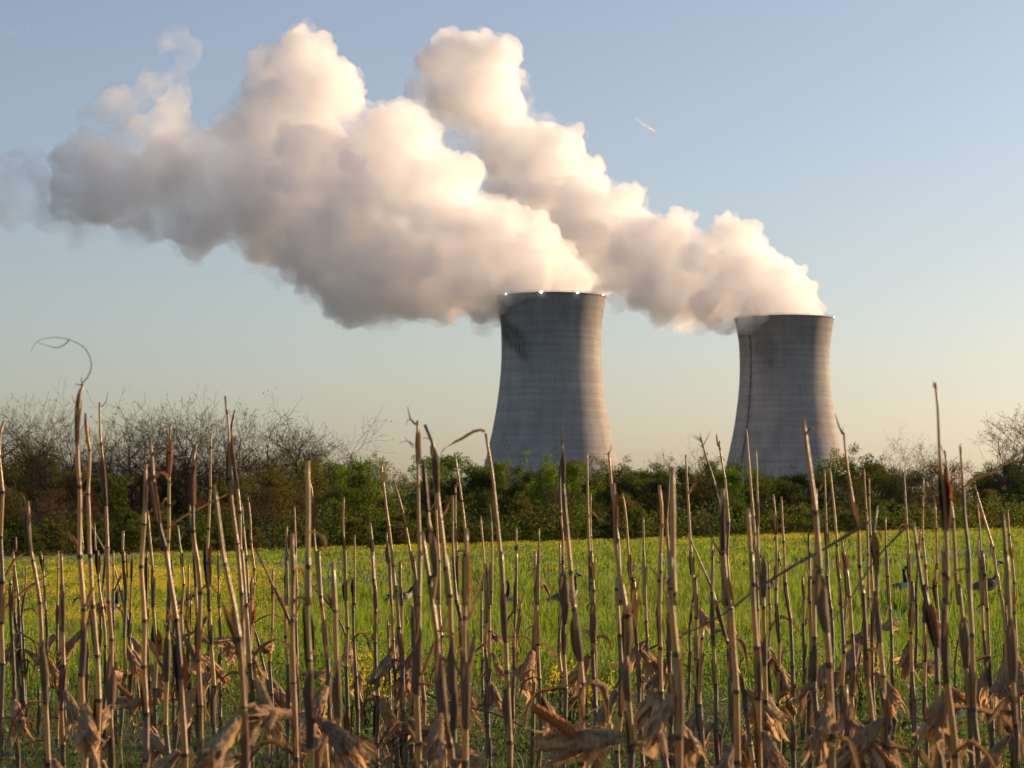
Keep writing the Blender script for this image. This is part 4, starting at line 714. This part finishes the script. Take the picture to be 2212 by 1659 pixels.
def shred(path, widths, nrm, cup, V, F, rng, crumple=.25):
    """A papery husk leaf: cupped at its foot, slit into strands that part and curl towards the tip."""
    b = len(V); n = len(path); M = 9; cut = [rng.uniform(.45, .9) if rng.random() < .62 else 2 for _ in range(M - 1)]; strand = [0]
    for k in range(M - 1): strand.append(strand[-1] + (1 if cut[k] < 1 else 0))
    off = [Vector((rng.gauss(0, 1), rng.gauss(0, 1), rng.gauss(-.3, .8))) for _ in range(M)]; ext = [rng.uniform(-.22, .18) for _ in range(M)]; L = sum((q - p).length for p, q in zip(path, path[1:]))
    for i, p in enumerate(path):
        u = i / (n - 1); t = (path[min(i + 1, n - 1)] - path[max(i - 1, 0)]).normalized(); s = t.cross(nrm).normalized(); up = s.cross(t); w = widths[i] * .5
        for j in range(M):
            q = (j - (M - 1) / 2) / ((M - 1) / 2); fr = max(0, u - .45) / .55; st = strand[j]; sh = sum(1 for z in strand if z == st)
            jc = sum(k for k in range(M) if strand[k] == st) / sh; qq = q + ((jc - (M - 1) / 2) / ((M - 1) / 2) - q) * .55 * fr ** 2
            v = p + s * w * qq * (1 - .25 * cup * q * q) + up * (cup * w * q * q * .9) + off[st] * L * .075 * fr ** 1.5 + t * L * ext[st] * fr ** 2
            V.append(v + noise.noise_vector(v * 28 + off[0]) * w * crumple)
    for i in range(n - 1):
        for j in range(M - 1):
            if i / (n - 1) < cut[j]: F.append((b + i * M + j, b + i * M + j + 1, b + (i + 1) * M + j + 1, b + (i + 1) * M + j))
def along(path, z):
    """The point of a foot-to-tip path at height z, and its direction."""
    for a, b in zip(path, path[1:]):
        if a.z <= z <= b.z and b.z > a.z: return a.lerp(b, (z - a.z) / (b.z - a.z)), (b - a).normalized()
    return path[-1].copy(), (path[-1] - path[-2]).normalized()
def add_sheath(t, path, rad_at, z0, z1, wmax, kind, rng):
    """A leaf sheath peeling from the stem: an open tube, widest in the middle, tapering to a point."""
    V, F = [], []; n, m = 12, 9; open_a = rng.uniform(0, 6.28) if kind == 'g' else rng.uniform(-2.4, -.7); arc0 = R(rng.uniform(250, 320) if kind == 'g' else rng.uniform(180, 250))
    off = Vector((rng.uniform(-.6, .6), rng.uniform(-.6, .2), 0)) * wmax * .25
    skew = rng.uniform(.65, 1.5); jag = [rng.uniform(-.03, .015) for _ in range(m)]
    for i in range(n):
        u = i / (n - 1); p, d = along(path, z0 + (z1 - z0) * u); r0 = rad_at(p.z)
        bul = (math.sin(math.pi * min(1, (u * .92 + .06) ** skew))) ** .9; r = r0 * 1.08 + max(0, wmax * .5 - r0) * bul; arc = arc0 * (1 - .78 * max(0, u - .55) / .45); c = p + off * bul
        for j in range(m):
            a = open_a + math.pi - arc / 2 + arc * j / (m - 1); rr = r * (1 + rng.uniform(-.05, .05) + (.18 * bul if j in (0, m - 1) else 0)); V.append(c + Vector((math.cos(a) * rr, math.sin(a) * rr, rng.uniform(-.004, .004) + (jag[j] * (z1 - z0) * 4 if i == n - 1 else 0))) + noise.noise_vector(c * 30 + Vector((j * .5, 0, 0))) * wmax * .05)
    for i in range(n - 1):
        for j in range(m - 1): F.append((i * m + j, i * m + j + 1, (i + 1) * m + j + 1, (i + 1) * m + j))
    return mesh_obj('leaf_sheath', V, F, {'g': M_SHEATH, 'd': M_DARK, 'o': M_ORANGE}[kind], t)
def add_leaf(t, p, az, ln, w, rng, style):
    """A dead leaf from a node: out, folded and hanging, curled or sticking up."""
    out = Vector((math.cos(az), math.sin(az), 0)); path = [p.copy()]; d = (out * .5 + Vector((0, 0, .85))).normalized() if style != 'hang' else (out + Vector((0, 0, .1))).normalized()
    n = 12; fold = rng.uniform(.12, .4); tw = rng.uniform(-1.6, 1.6); nr = []
    for i in range(n):
        u = i / n
        if style == 'hang': d = (d + Vector((0, 0, -.34 if u > fold else -.08)) + Vector((rng.gauss(0, .1), rng.gauss(0, .1), 0))).normalized()
        elif style == 'curl': d = (d + (out * .25 + Vector((0, 0, -.42))) * (1.3 if u > .3 else .3) + Vector((rng.gauss(0, .12), rng.gauss(0, .12), 0))).normalized()
        else: d = (d + Vector((rng.gauss(0, .07), rng.gauss(0, .07), .03))).normalized()
        path.append(path[-1] + d * ln / n)
    side = out.cross(Vector((0, 0, 1)))
    for i in range(n + 1): a = tw * i / n; nr.append((out * math.cos(a) * .6 + side * math.sin(a) + Vector((0, 0, .7))).normalized())
    ws = [w * (.35 + .65 * math.sin(math.pi * min(1, .18 + .5 * i / n * 1.5)) if i / n < .6 else (1 - i / n) / .4 * .95 + .03) for i in range(n + 1)]
    V, F = [], []; rib(path, ws, nr, rng.uniform(.6, 1.5), V, F, w * .12, rng, .34); return mesh_obj('leaf', V, F, M_LEAF, t)
def add_ear(t, p, axis, ln, rng, cob=False, spread=1.0):
    """An ear in its dry husk: a wrapped spindle with loose, frayed husk leaves round it."""
    axis = axis.normalized(); a = axis.cross(Vector((.2, 1, .1))).normalized(); b = axis.cross(a).normalized(); rr = ln * rng.uniform(.10, .13)
    V, F = [], []; prof = [(0, .10), (.06, .30), (.16, .62), (.32, .92), (.5, 1.0), (.66, .86), (.8, .6), (.92, .36), (1.0, .16)]
    for u, k in prof:
        for j in range(10):
            an = 2 * math.pi * j / 10 + u * .8; q = rr * k * (1 + .12 * math.sin(3 * an + 5 * u) + rng.uniform(-.06, .06)); V.append(p + axis * ln * u + (a * math.cos(an) + b * math.sin(an)) * q + noise.noise_vector((p + axis * ln * u) * 18 + Vector((an, 0, 0))) * rr * .5)
    for i in range(len(prof) - 1):
        for j in range(10): F.append((i * 10 + j, i * 10 + (j + 1) % 10, (i + 1) * 10 + (j + 1) % 10, (i + 1) * 10 + j))
    F.append(tuple(range(10))[::-1]); F.append(tuple(len(V) - 10 + k for k in range(10))); ear = mesh_obj('ear', V, F, M_HUSK, t)
    for k in range(rng.randint(8, 12)):
        an = 2 * math.pi * (k + rng.uniform(-.3, .3)) / 10 * rng.choice((1, 2.3)); rad = a * math.cos(an) + b * math.sin(an); L = ln * rng.uniform(.75, 1.25); n = 8; flare = (rng.uniform(0, .8) if rng.random() < .55 else rng.uniform(.9, 2.4)) * spread; path = []
        for i in range(n + 1):
            u = i / n; o = rr * (.25 + .95 * math.sin(math.pi * min(1, u * 1.1) * .55)) + rr * flare * 2.2 * max(0, u - .45) ** 1.4; path.append(p + axis * L * u * (1 - .12 * flare * u) + rad * o + Vector((0, 0, -.12 * L * flare * u * u)) + Vector((rng.gauss(0, .003), rng.gauss(0, .003), 0)))
        w = rr * rng.uniform(1.1, 2.2); ws = [w * (.35 + 1.0 * math.sin(math.pi * (.1 + .72 * i / n))) * (1 if i < n else .3) for i in range(n + 1)]
        V, F = [], []; shred(path, ws, -rad, .75, V, F, rng, .3); mesh_obj('husk_leaf', V, F, rng.choice((M_HUSK, M_HUSK, M_HUSK, M_HUSK_GREY)), ear)
    if cob:
        V, F = [], []; n = 15; cl = ln * .60; flat = axis.z > -.5; st = p + axis * ln * (.58 if flat else .5) + Vector((0, -rr * 1.15, rr * .9 if flat else 0)); ax = (axis + Vector((0, -.18, .75 if flat else 0))).normalized(); a2 = ax.cross(Vector((.2, 1, .1))).normalized(); b2 = ax.cross(a2)
        for i in range(n):
            u = i / (n - 1); q = rr * .62 * (1 - .30 * u) * (1 if i < n - 1 else .45) * (1 + (.05 if i % 2 else -.05))
            for j in range(14): an = 2 * math.pi * (j + .5 * (i % 2)) / 14; V.append(st + ax * cl * u + (a2 * math.cos(an) + b2 * math.sin(an)) * q * (1 + (.05 if j % 2 else -.04)))
        for i in range(n - 1):
            for j in range(14): F.append((i * 14 + j, i * 14 + (j + 1) % 14, (i + 1) * 14 + (j + 1) % 14, (i + 1) * 14 + j))
        F.append(tuple(len(V) - 14 + k for k in range(14))); mesh_obj('cob', V, F, M_COB, ear, smooth=False)
    return ear
CORN = []
def px_radius(w, d): return w * .5 * d / (FPX * 1.70705 * 2.2)
def corn_stalk(pts, w, d, sheaths, extras, label, seed, ears='auto'):
    rng = random.Random(seed); lean = rng.uniform(-.05, .05)
    tip = [P(x, y, d) for x, y in pts]; z_top = tip[0].z
    low = tip[-1]; dirn = (tip[-1] - tip[-2]).normalized() if len(tip) > 1 else Vector((0, 0, -1))
    if low.z > .03:                                                 # carry the stem on down to the soil
        sx = max(-.22, min(.22, dirn.x / min(-.2, dirn.z))); q = Vector((low.x - sx * low.z * .6, d, float(ground_z(low.x, d)) - .03)); tip += [low.lerp(q, .5) + Vector((rng.gauss(0, .008), 0, 0)), q]
    else: tip = [p for p in tip if p.z > .04] + [Vector((low.x, d, -.03))]
    base = tip[-1].copy(); path = [p - base for p in tip[::-1]]; H = path[-1].z
    path = [p + Vector((0, lean * p.z / max(H, .3), 0)) for p in path]; fine = catmull(path, .035)
    fine = [fine[0]] + [b for a, b in zip(fine, fine[1:]) if (b - a).length > .004]
    r_tip = max(.0035, px_radius(w, d)); r_foot = max(r_tip * 1.12, min(.0155, .0088 + .0036 * H)); rad_at = lambda z: r_foot + (r_tip - r_foot) * min(1, max(0, z / max(.1, H))) ** 1.2
    t = thing('corn_stalk', label, 'corn stalk', base, 0, 'dead corn stalks standing in the field')
    # stem with joints: the wood is pale above, weathered grey-brown below
    V, F, MI, zs = [], [], [], []; z = rng.uniform(.05, .1); nodes = []
    while z < H - .03: nodes.append(z); z += (.165 + .06 * min(1, z)) * rng.uniform(.72, 1.28)
    pts3, rads, mats = [], [], []; zig = 0; cur = 1 if rng.random() < .8 else 0
    L = [0]; [L.append(L[-1] + (b - a).length) for a, b in zip(fine, fine[1:])]; total = L[-1]; dens = sorted(set([0, total] + [s for s in L[1:-1]] + [q for k in nodes for q in (k - .010, k - .004, k + .004, k + .011) if 0 < q < total]))
    nset = [k for k in nodes if k < total - .02]; zz = {k: Vector((rng.gauss(0, .0055), rng.gauss(0, .0055), 0)) for k in nset}; band = 0; last = -1
    for s in dens:
        if last >= 0 and s - last < .0015: continue
        last = s; p = Vector([float(np.interp(s, L, [q[c] for q in fine])) for c in range(3)])
        if nset: p += Vector([float(np.interp(s, [0] + nset, [0] + [zz[k][c] for k in nset])) for c in range(3)])
        k = min(nset, key=lambda q: abs(q - s)) if nset else -9; near = abs(k - s); r = rad_at(p.z) * (1.14 if near < .0045 else 1.05 if near < .0125 else 1.0)
        pts3.append(p); rads.append(r); mats.append(2 if near < .0062 and k - s > -.0045 and rng.random() < .85 else -1)
    f0 = tube(pts3, rads, 8, V, F); seg_mat, state, lastk = [], 1, -1
    for i in range(len(pts3) - 1):
        s = pts3[i].z; ki = sum(1 for k in nset if k < s)
        if ki != lastk: lastk = ki; state = 0 if rng.random() < np.clip((s - .45) / .75, .06, .93) else 1
        seg_mat += [2 if mats[i] == 2 else state] * 8
    mesh_obj('stem', V, F, [M_STRAW, M_WEATHER, M_NODE], t, seg_mat + [1, 0])
    to_l = lambda q: Vector((q.x, q.y, q.z)) - base
    used = []
    for sp in sheaths.split():
        y0, y1, ww, kd = sp.split('-'); za, zb = to_l(P(CX, ypx(y1), d)).z, to_l(P(CX, ypx(y0), d)).z
        za, zb = max(.05, za), min(H * .995, zb)
        if zb - za > .02: add_sheath(t, pts3, rad_at, za, zb, 2 * px_radius(float(ww), d), kd, rng); used.append((za, zb))
    for k in nset:                                                  # more sheaths still wrapped round the lower joints
        if k < 1.35 and rng.random() < .55 and not any(a - .05 < k < b + .02 for a, b in used) and k + .09 < H:
            ln = min(rng.uniform(.12, .26), H - k - .01); add_sheath(t, pts3, rad_at, k, k + ln, rad_at(k) * rng.uniform(1.8, 2.7), rng.choice('ggggdo'), rng); used.append((k, k + ln))
    for ex in extras.split(';'):
        if not ex: continue
        kd, body = ex.split(':', 1); wid = 0
        if ':' in body: body, wid = body.split(':'); wid = float(wid)
        q = [to_l(P(x, y, d)) for x, y in read_pts(body)]; ev = rng.uniform(-.25, .1)
        if kd in 'tw':
            q = catmull([p + Vector((0, ev * (p - q[0]).length, 0)) for p in q], .012); r0 = (.0021 if kd == 't' else .0042) * (d / K / 5) ** .5; V, F = [], []; n = len(q)
            tube(q, [r0 * (1 - .72 * i / (n - 1)) for i in range(n)], 5, V, F); mesh_obj('tassel_shoot', V, F, M_LEAF if kd == 't' else M_SHEATH, t)
        elif kd == 'l':
            q = catmull([p + Vector((0, ev * (p - q[0]).length * .3, 0)) for p in q], .02); n = len(q); wd = 2 * px_radius(wid, d); V, F = [], []
            rib(q, [wd * (.55 + .45 * math.sin(math.pi * min(1, .25 + .75 * i / n))) * (1 if i < n * .75 else max(.08, (n - 1 - i) / (n * .25))) for i in range(n)], Vector((.15, -.85, .4)).normalized(), 1.1, V, F, wd * .03, rng); mesh_obj('leaf', V, F, M_SHEATH if wid > 65 else M_LEAF, t)
        elif kd == 'b':
            q = catmull(q, .03); n = len(q); rr = px_radius(wid, d); V, F = [], []; tube(q, [rr * (1.05 - .5 * i / n) * (1.3 if i % 6 == 3 else 1) for i in range(n)], 7, V, F); mesh_obj('broken_stem', V, F, M_WEATHER, t)
    for _ in range(rng.choice((1, 1, 2, 2, 3, 4)) if H > .6 else rng.choice((0, 1))):
        k = rng.choice([q for q in nset if q < 1.25] or [H * .5]); p, _d = along(pts3, k); add_leaf(t, p, rng.uniform(0, 6.28), rng.uniform(.14, .42), rng.uniform(.018, .042), rng, rng.choice(('hang', 'hang', 'curl', 'curl', 'up')))
    for k in nset:                                                  # frayed remnants at the joints
        if d < 16 and rng.random() < .42 and k > .3: p, _d = along(pts3, k + .01); add_leaf(t, p, rng.uniform(0, 6.28), rng.uniform(.035, .11), rng.uniform(.010, .022), rng, rng.choice(('up', 'hang', 'curl')))
    if ears == 'auto': zc = 1.8 - 551 * d / FPX; ears = [] if rng.random() < .14 or H < .8 else [(rng.uniform(max(.60, zc), max(1.02, zc + .26)), rng.uniform(0, 6.28), rng.uniform(-.98, -.6) if rng.random() < .8 else rng.uniform(-.3, .5), rng.uniform(.19, .29) * (.82 if d < 11 else 1), rng.random() < .14)]
    for z, az, droop, ln, cob in ears:
        p, _d = along(pts3, min(z, H * .9)); ax = Vector((math.cos(az), math.sin(az), 0)); q = p + ax * (rad_at(p.z) + .012) + Vector((0, 0, .01)); add_ear(t, q, ax * math.sqrt(max(.05, 1 - droop * droop)) + Vector((0, 0, droop)), ln, rng, cob)
    CORN.append((t, label, pts[0], w * d, rng)); return t
def fill_spec():
    """The rest of the farthest rows, whose stalks the photograph shows only in part."""
    rng = random.Random(77); out = []; taken = [read_pts(s[0])[-1][0] for s in STALKS if s[2] >= 8]
    x = -60
    while x < 2270:
        d = rng.choice((10.4, 11.0, 11.6, 12.2, 12.8)); top = rng.choice((1150, 1190, 1230, 1250, 1280, 1320, 1380)) + rng.uniform(-25, 25); ln = rng.uniform(-22, 22) if rng.random() < .78 else rng.choice((-1, 1)) * rng.uniform(50, 130)
        out.append(([(x + ln, top), (x + ln * .4 + rng.uniform(-5, 5), top * .6 + 1500 * .4), (x, 1530)], rng.uniform(13, 20), d)); x += rng.uniform(60, 112)
    return out
def plant_corn():
    for i, (pt, w, d, sh, ex, lab) in enumerate(STALKS):
        ears = 'auto'
        if 'lying cob' in lab: ears = [(1.07, 3.1, -.12, .29, True)]
        corn_stalk(read_pts(pt), w, d * K, sh, ex, lab, 1000 + i * 13, ears)
    for i, (pts, w, d) in enumerate(fill_spec()): corn_stalk(pts, w, d * K, '', '', '', 5000 + i * 7)
    rng = random.Random(91)                                         # the rows go on past both edges of the picture
    for i in range(22):
        x = -95 - i * 15 - rng.uniform(0, 22) if i % 2 else 2310 + i * 15 + rng.uniform(0, 22); y = rng.uniform(1090, 1270)
        corn_stalk([(x + rng.uniform(-25, 25), y), (x, 1530)], rng.uniform(13, 20), rng.choice((9.6, 10.4, 11.2, 12.0)) * K, '', '', 'dead corn stalk ' + ('nearest', 'second', 'third', 'fourth', 'fifth', 'sixth', 'seventh', 'eighth', 'ninth', 'tenth', 'farthest')[i // 2] + ' out of the row past the ' + ('left' if i % 2 else 'right') + ' edge of view', 8000 + i * 5)
    # names for the stalks that nothing but their place sets apart
    place = [(60, 'at the left edge'), (160, 'left of the curled-tendril stalk'), (235, 'just right of the curled-tendril stalk'), (330, 'below bare trees, behind the goose in yellow flowers'), (430, 'near the forked leaning stalk'), (530, 'around the pale blurred leaves'), (620, 'left of the blunt thick stalk'), (720, 'right of the blunt thick stalk'), (830, 'around the two bent husks'), (920, 'right of the bright green tree'), (1010, 'inside the central clump'),
             (1110, 'right of the central clump'), (1200, 'around the left-looking goose'), (1300, 'above the lying cob'), (1400, 'below the stained tower\'s lit edge'), (1500, 'around the thickest blunt stalk'), (1600, 'below the seed-tassel stalk'), (1700, 'left of the very tall leaning stalk'), (1800, 'right of the very tall leaning stalk'), (1900, 'around the broken diagonal stalk'), (2000, 'around the resting goose'), (2100, 'around the tallest right-hand stalk'), (9999, 'at the right edge')]
    items = []
    for t, lab, (x, y), wd, rng in CORN:
        if lab: continue
        txt = ('slim' if wd < 16 * 11 * K else 'stout') + (' tall' if y < 1090 else ' short' if y > 1270 else '') + ' corn stalk'
        items.append((t, txt, next(s for lim, s in place if x < lim), x))
    number_labels(items)
plant_corn()

# ------------------------------------------------------------------ the geese
def goose_mats():
    def flat(name, c, c2, sc=40):
        m, nt, b = new_mat(name); tc = nt.nodes.new('ShaderNodeTexCoord'); nz = nt.nodes.new('ShaderNodeTexNoise'); nz.inputs['Scale'].default_value = sc; nz.inputs['Detail'].default_value = 4
        r = ramp(nt, [(.35, c), (.65, c2)]); nt.links.new(tc.outputs['Object'], nz.inputs['Vector']); nt.links.new(nz.outputs['Fac'], r.inputs[0]); nt.links.new(r.outputs[0], b.inputs['Base Color']); b.inputs['Roughness'].default_value = .7; b.inputs['Specular IOR Level'].default_value = .25; return m
    return [flat('black_feathers', (.012, .012, .013), (.02, .02, .02)), flat('white_feathers', (.62, .60, .56), (.74, .72, .68)), flat('brown_feathers', (.075, .06, .045), (.17, .14, .11)), flat('pale_breast_feathers', (.36, .33, .29), (.50, .46, .41)), flat('black_bill', (.012, .012, .012), (.02, .02, .02))]
GM = goose_mats()
def goose(px, py, d, face, label, pose='up'):
    x = (px - CX) / FPX * d; z = float(ground_z(x, d))
    t = thing('canada_goose', label, 'goose', (x, d, z), face, 'geese resting and grazing in the green field')
    if pose == 'up':
        spine = [(-.40, .235, .018, .010), (-.33, .265, .055, .03), (-.24, .30, .09, .07), (-.12, .33, .128, .115), (.02, .345, .145, .14), (.13, .375, .13, .135), (.20, .43, .098, .105), (.235, .50, .064, .07), (.24, .58, .044, .05), (.235, .67, .034, .039), (.232, .74, .032, .036), (.245, .795, .036, .04), (.285, .822, .041, .043), (.335, .816, .031, .032)]
    elif pose == 'sit':
        spine = [(-.36, .16, .018, .010), (-.29, .18, .055, .03), (-.20, .20, .09, .065), (-.10, .205, .13, .115), (.02, .21, .15, .14), (.12, .235, .135, .135), (.18, .29, .10, .105), (.195, .36, .066, .072), (.175, .45, .044, .05), (.145, .54, .034, .039), (.14, .61, .032, .036), (.155, .665, .036, .04), (.195, .692, .041, .043), (.245, .686, .031, .032)]
    else:                                                           # head lowered to feed
        spine = [(-.38, .40, .018, .008), (-.31, .40, .055, .025), (-.22, .395, .09, .065), (-.10, .37, .128, .115), (.04, .345, .145, .14), (.15, .35, .13, .13), (.225, .40, .095, .10), (.27, .46, .058, .064), (.30, .53, .036, .04), (.325, .58, .028, .03), (.365, .595, .027, .03), (.405, .565, .031, .034), (.425, .525, .034, .036), (.43, .483, .026, .028)]
    S = 14; V, F, MI = [], [], []; n = len(spine)
    for i, (sx, sz, rw, rh) in enumerate(spine):
        a, b = spine[max(0, i - 1)], spine[min(n - 1, i + 1)]; tx, tz = b[0] - a[0], b[1] - a[1]; l = math.hypot(tx, tz); nx, nz_ = -tz / l, tx / l
        for k in range(S):
            an = 2 * math.pi * k / S; V.append((sx + nx * math.sin(an) * rh, math.cos(an) * rw, sz + nz_ * math.sin(an) * rh))
    for i in range(n - 1):
        for k in range(S):
            k2 = (k + 1) % S; F.append((i * S + k, i * S + k2, (i + 1) * S + k2, (i + 1) * S + k)); up = math.sin(2 * math.pi * (k + .5) / S); side = abs(math.cos(2 * math.pi * (k + .5) / S))
            MI.append(0 if i < 1 else (1 if up < .2 else 0) if i < 2 else (2 if up > -.25 else 3) if i < 5 else (2 if up > .35 else 3) if i < 7 else 0 if i < 11 else (1 if side > .45 and up < .45 else 0) if i < 12 else 0)
    F.append(tuple(range(S))[::-1]); MI.append(0); F.append(tuple((n - 1) * S + k for k in range(S))); MI.append(0)
    body = mesh_obj('body', V, F, GM, t, MI); ss = body.modifiers.new('smooth', 'SUBSURF'); ss.levels = ss.render_levels = 1
    (ex, ez, _, _), (fx, fz, _, _) = spine[-2], spine[-1]; l = math.hypot(fx - ex, fz - ez); dx, dz = (fx - ex) / l, (fz - ez) / l; V, F = [], []
    tube([Vector((fx - dx * .01, 0, fz - dz * .01)), Vector((fx + dx * .025, 0, fz + dz * .025 - .004)), Vector((fx + dx * .058, 0, fz + dz * .058 - .010))], [.027, .019, .008], 8, V, F); mesh_obj('bill', V, F, GM[4], t)
    oz = spine[4][1]
    for s in (-1, 1):                                               # folded wings, tips crossing over the tail
        V, F = [], []; prof = [(.15, .02, .035, .05), (.06, .035, .085, .055), (-.08, .04, .09, .05), (-.22, .045, .06, .035), (-.34, .05, .025, .018), (-.41, .05, .006, .006)]; q = 0
        for (wx, wz, hh, th) in prof:
            yc = s * (.118 if wx > -.1 else .118 - (-.1 - wx) * .28)
            for k in range(10): an = 2 * math.pi * k / 10; V.append((wx, yc + math.cos(an) * th * .6, (spine[4][1] - .345) + .36 + (wx - .05) * .28 + wz + math.sin(an) * hh))
        for i in range(len(prof) - 1):
            for k in range(10): F.append((i * 10 + k, i * 10 + (k + 1) % 10, (i + 1) * 10 + (k + 1) % 10, (i + 1) * 10 + k))
        F.append(tuple(range(10))[::-1]); F.append(tuple(50 + k for k in range(10))); mesh_obj('wing', V, F, GM[2], t)
        if pose != 'sit':
            V, F = [], []; tube([Vector((.0, s * .06, .27)), Vector((-.015, s * .06, .14)), Vector((.0, s * .06, .02)), Vector((.07, s * .065, .008))], [.022, .013, .011, .016], 6, V, F); mesh_obj('leg', V, F, GM[4], t)
    return t
def place_goose(px, head_y, face, label, pose='up', hh=.86, off=.25):
    for d in np.arange(30, 120, .25):                                # the distance at which a head at this height shows there
        x = (px - CX) / FPX * d
        if to_px((x, d, float(ground_z(x, d)) + hh))[1] < head_y: break
    goose(px - off * FPX / d * math.cos(face), 0, d, face, label, pose)
place_goose(256, 1271, 0.15, 'goose with tall straight neck beside the drifts of yellow flowers')
place_goose(417, 1283, 0.6, 'goose with lowered curved neck, half hidden behind dark sheath', 'feed', .62, .35)
place_goose(892, 1265, 0.5, 'goose whose black bowed neck shows left of the central clump', 'feed', .62, .35)
place_goose(1097, 1254, math.pi - .9, 'goose facing left behind a corn stalk, back turned to the view', 'sit', .735, .17)
place_goose(1243, 1237, 0.1, 'goose with upright neck and white breast, behind a frayed husk')
place_goose(1676, 1215, 0.25, 'goose left of the slim bare stalk, behind the broken diagonal stalk')
place_goose(1950, 1221, -.9, 'goose resting in grass, pale breast turned to the sun', 'sit', .735, .17)
place_goose(2152, 1210, 0.05, 'rightmost goose, standing side-on with its whole body showing')
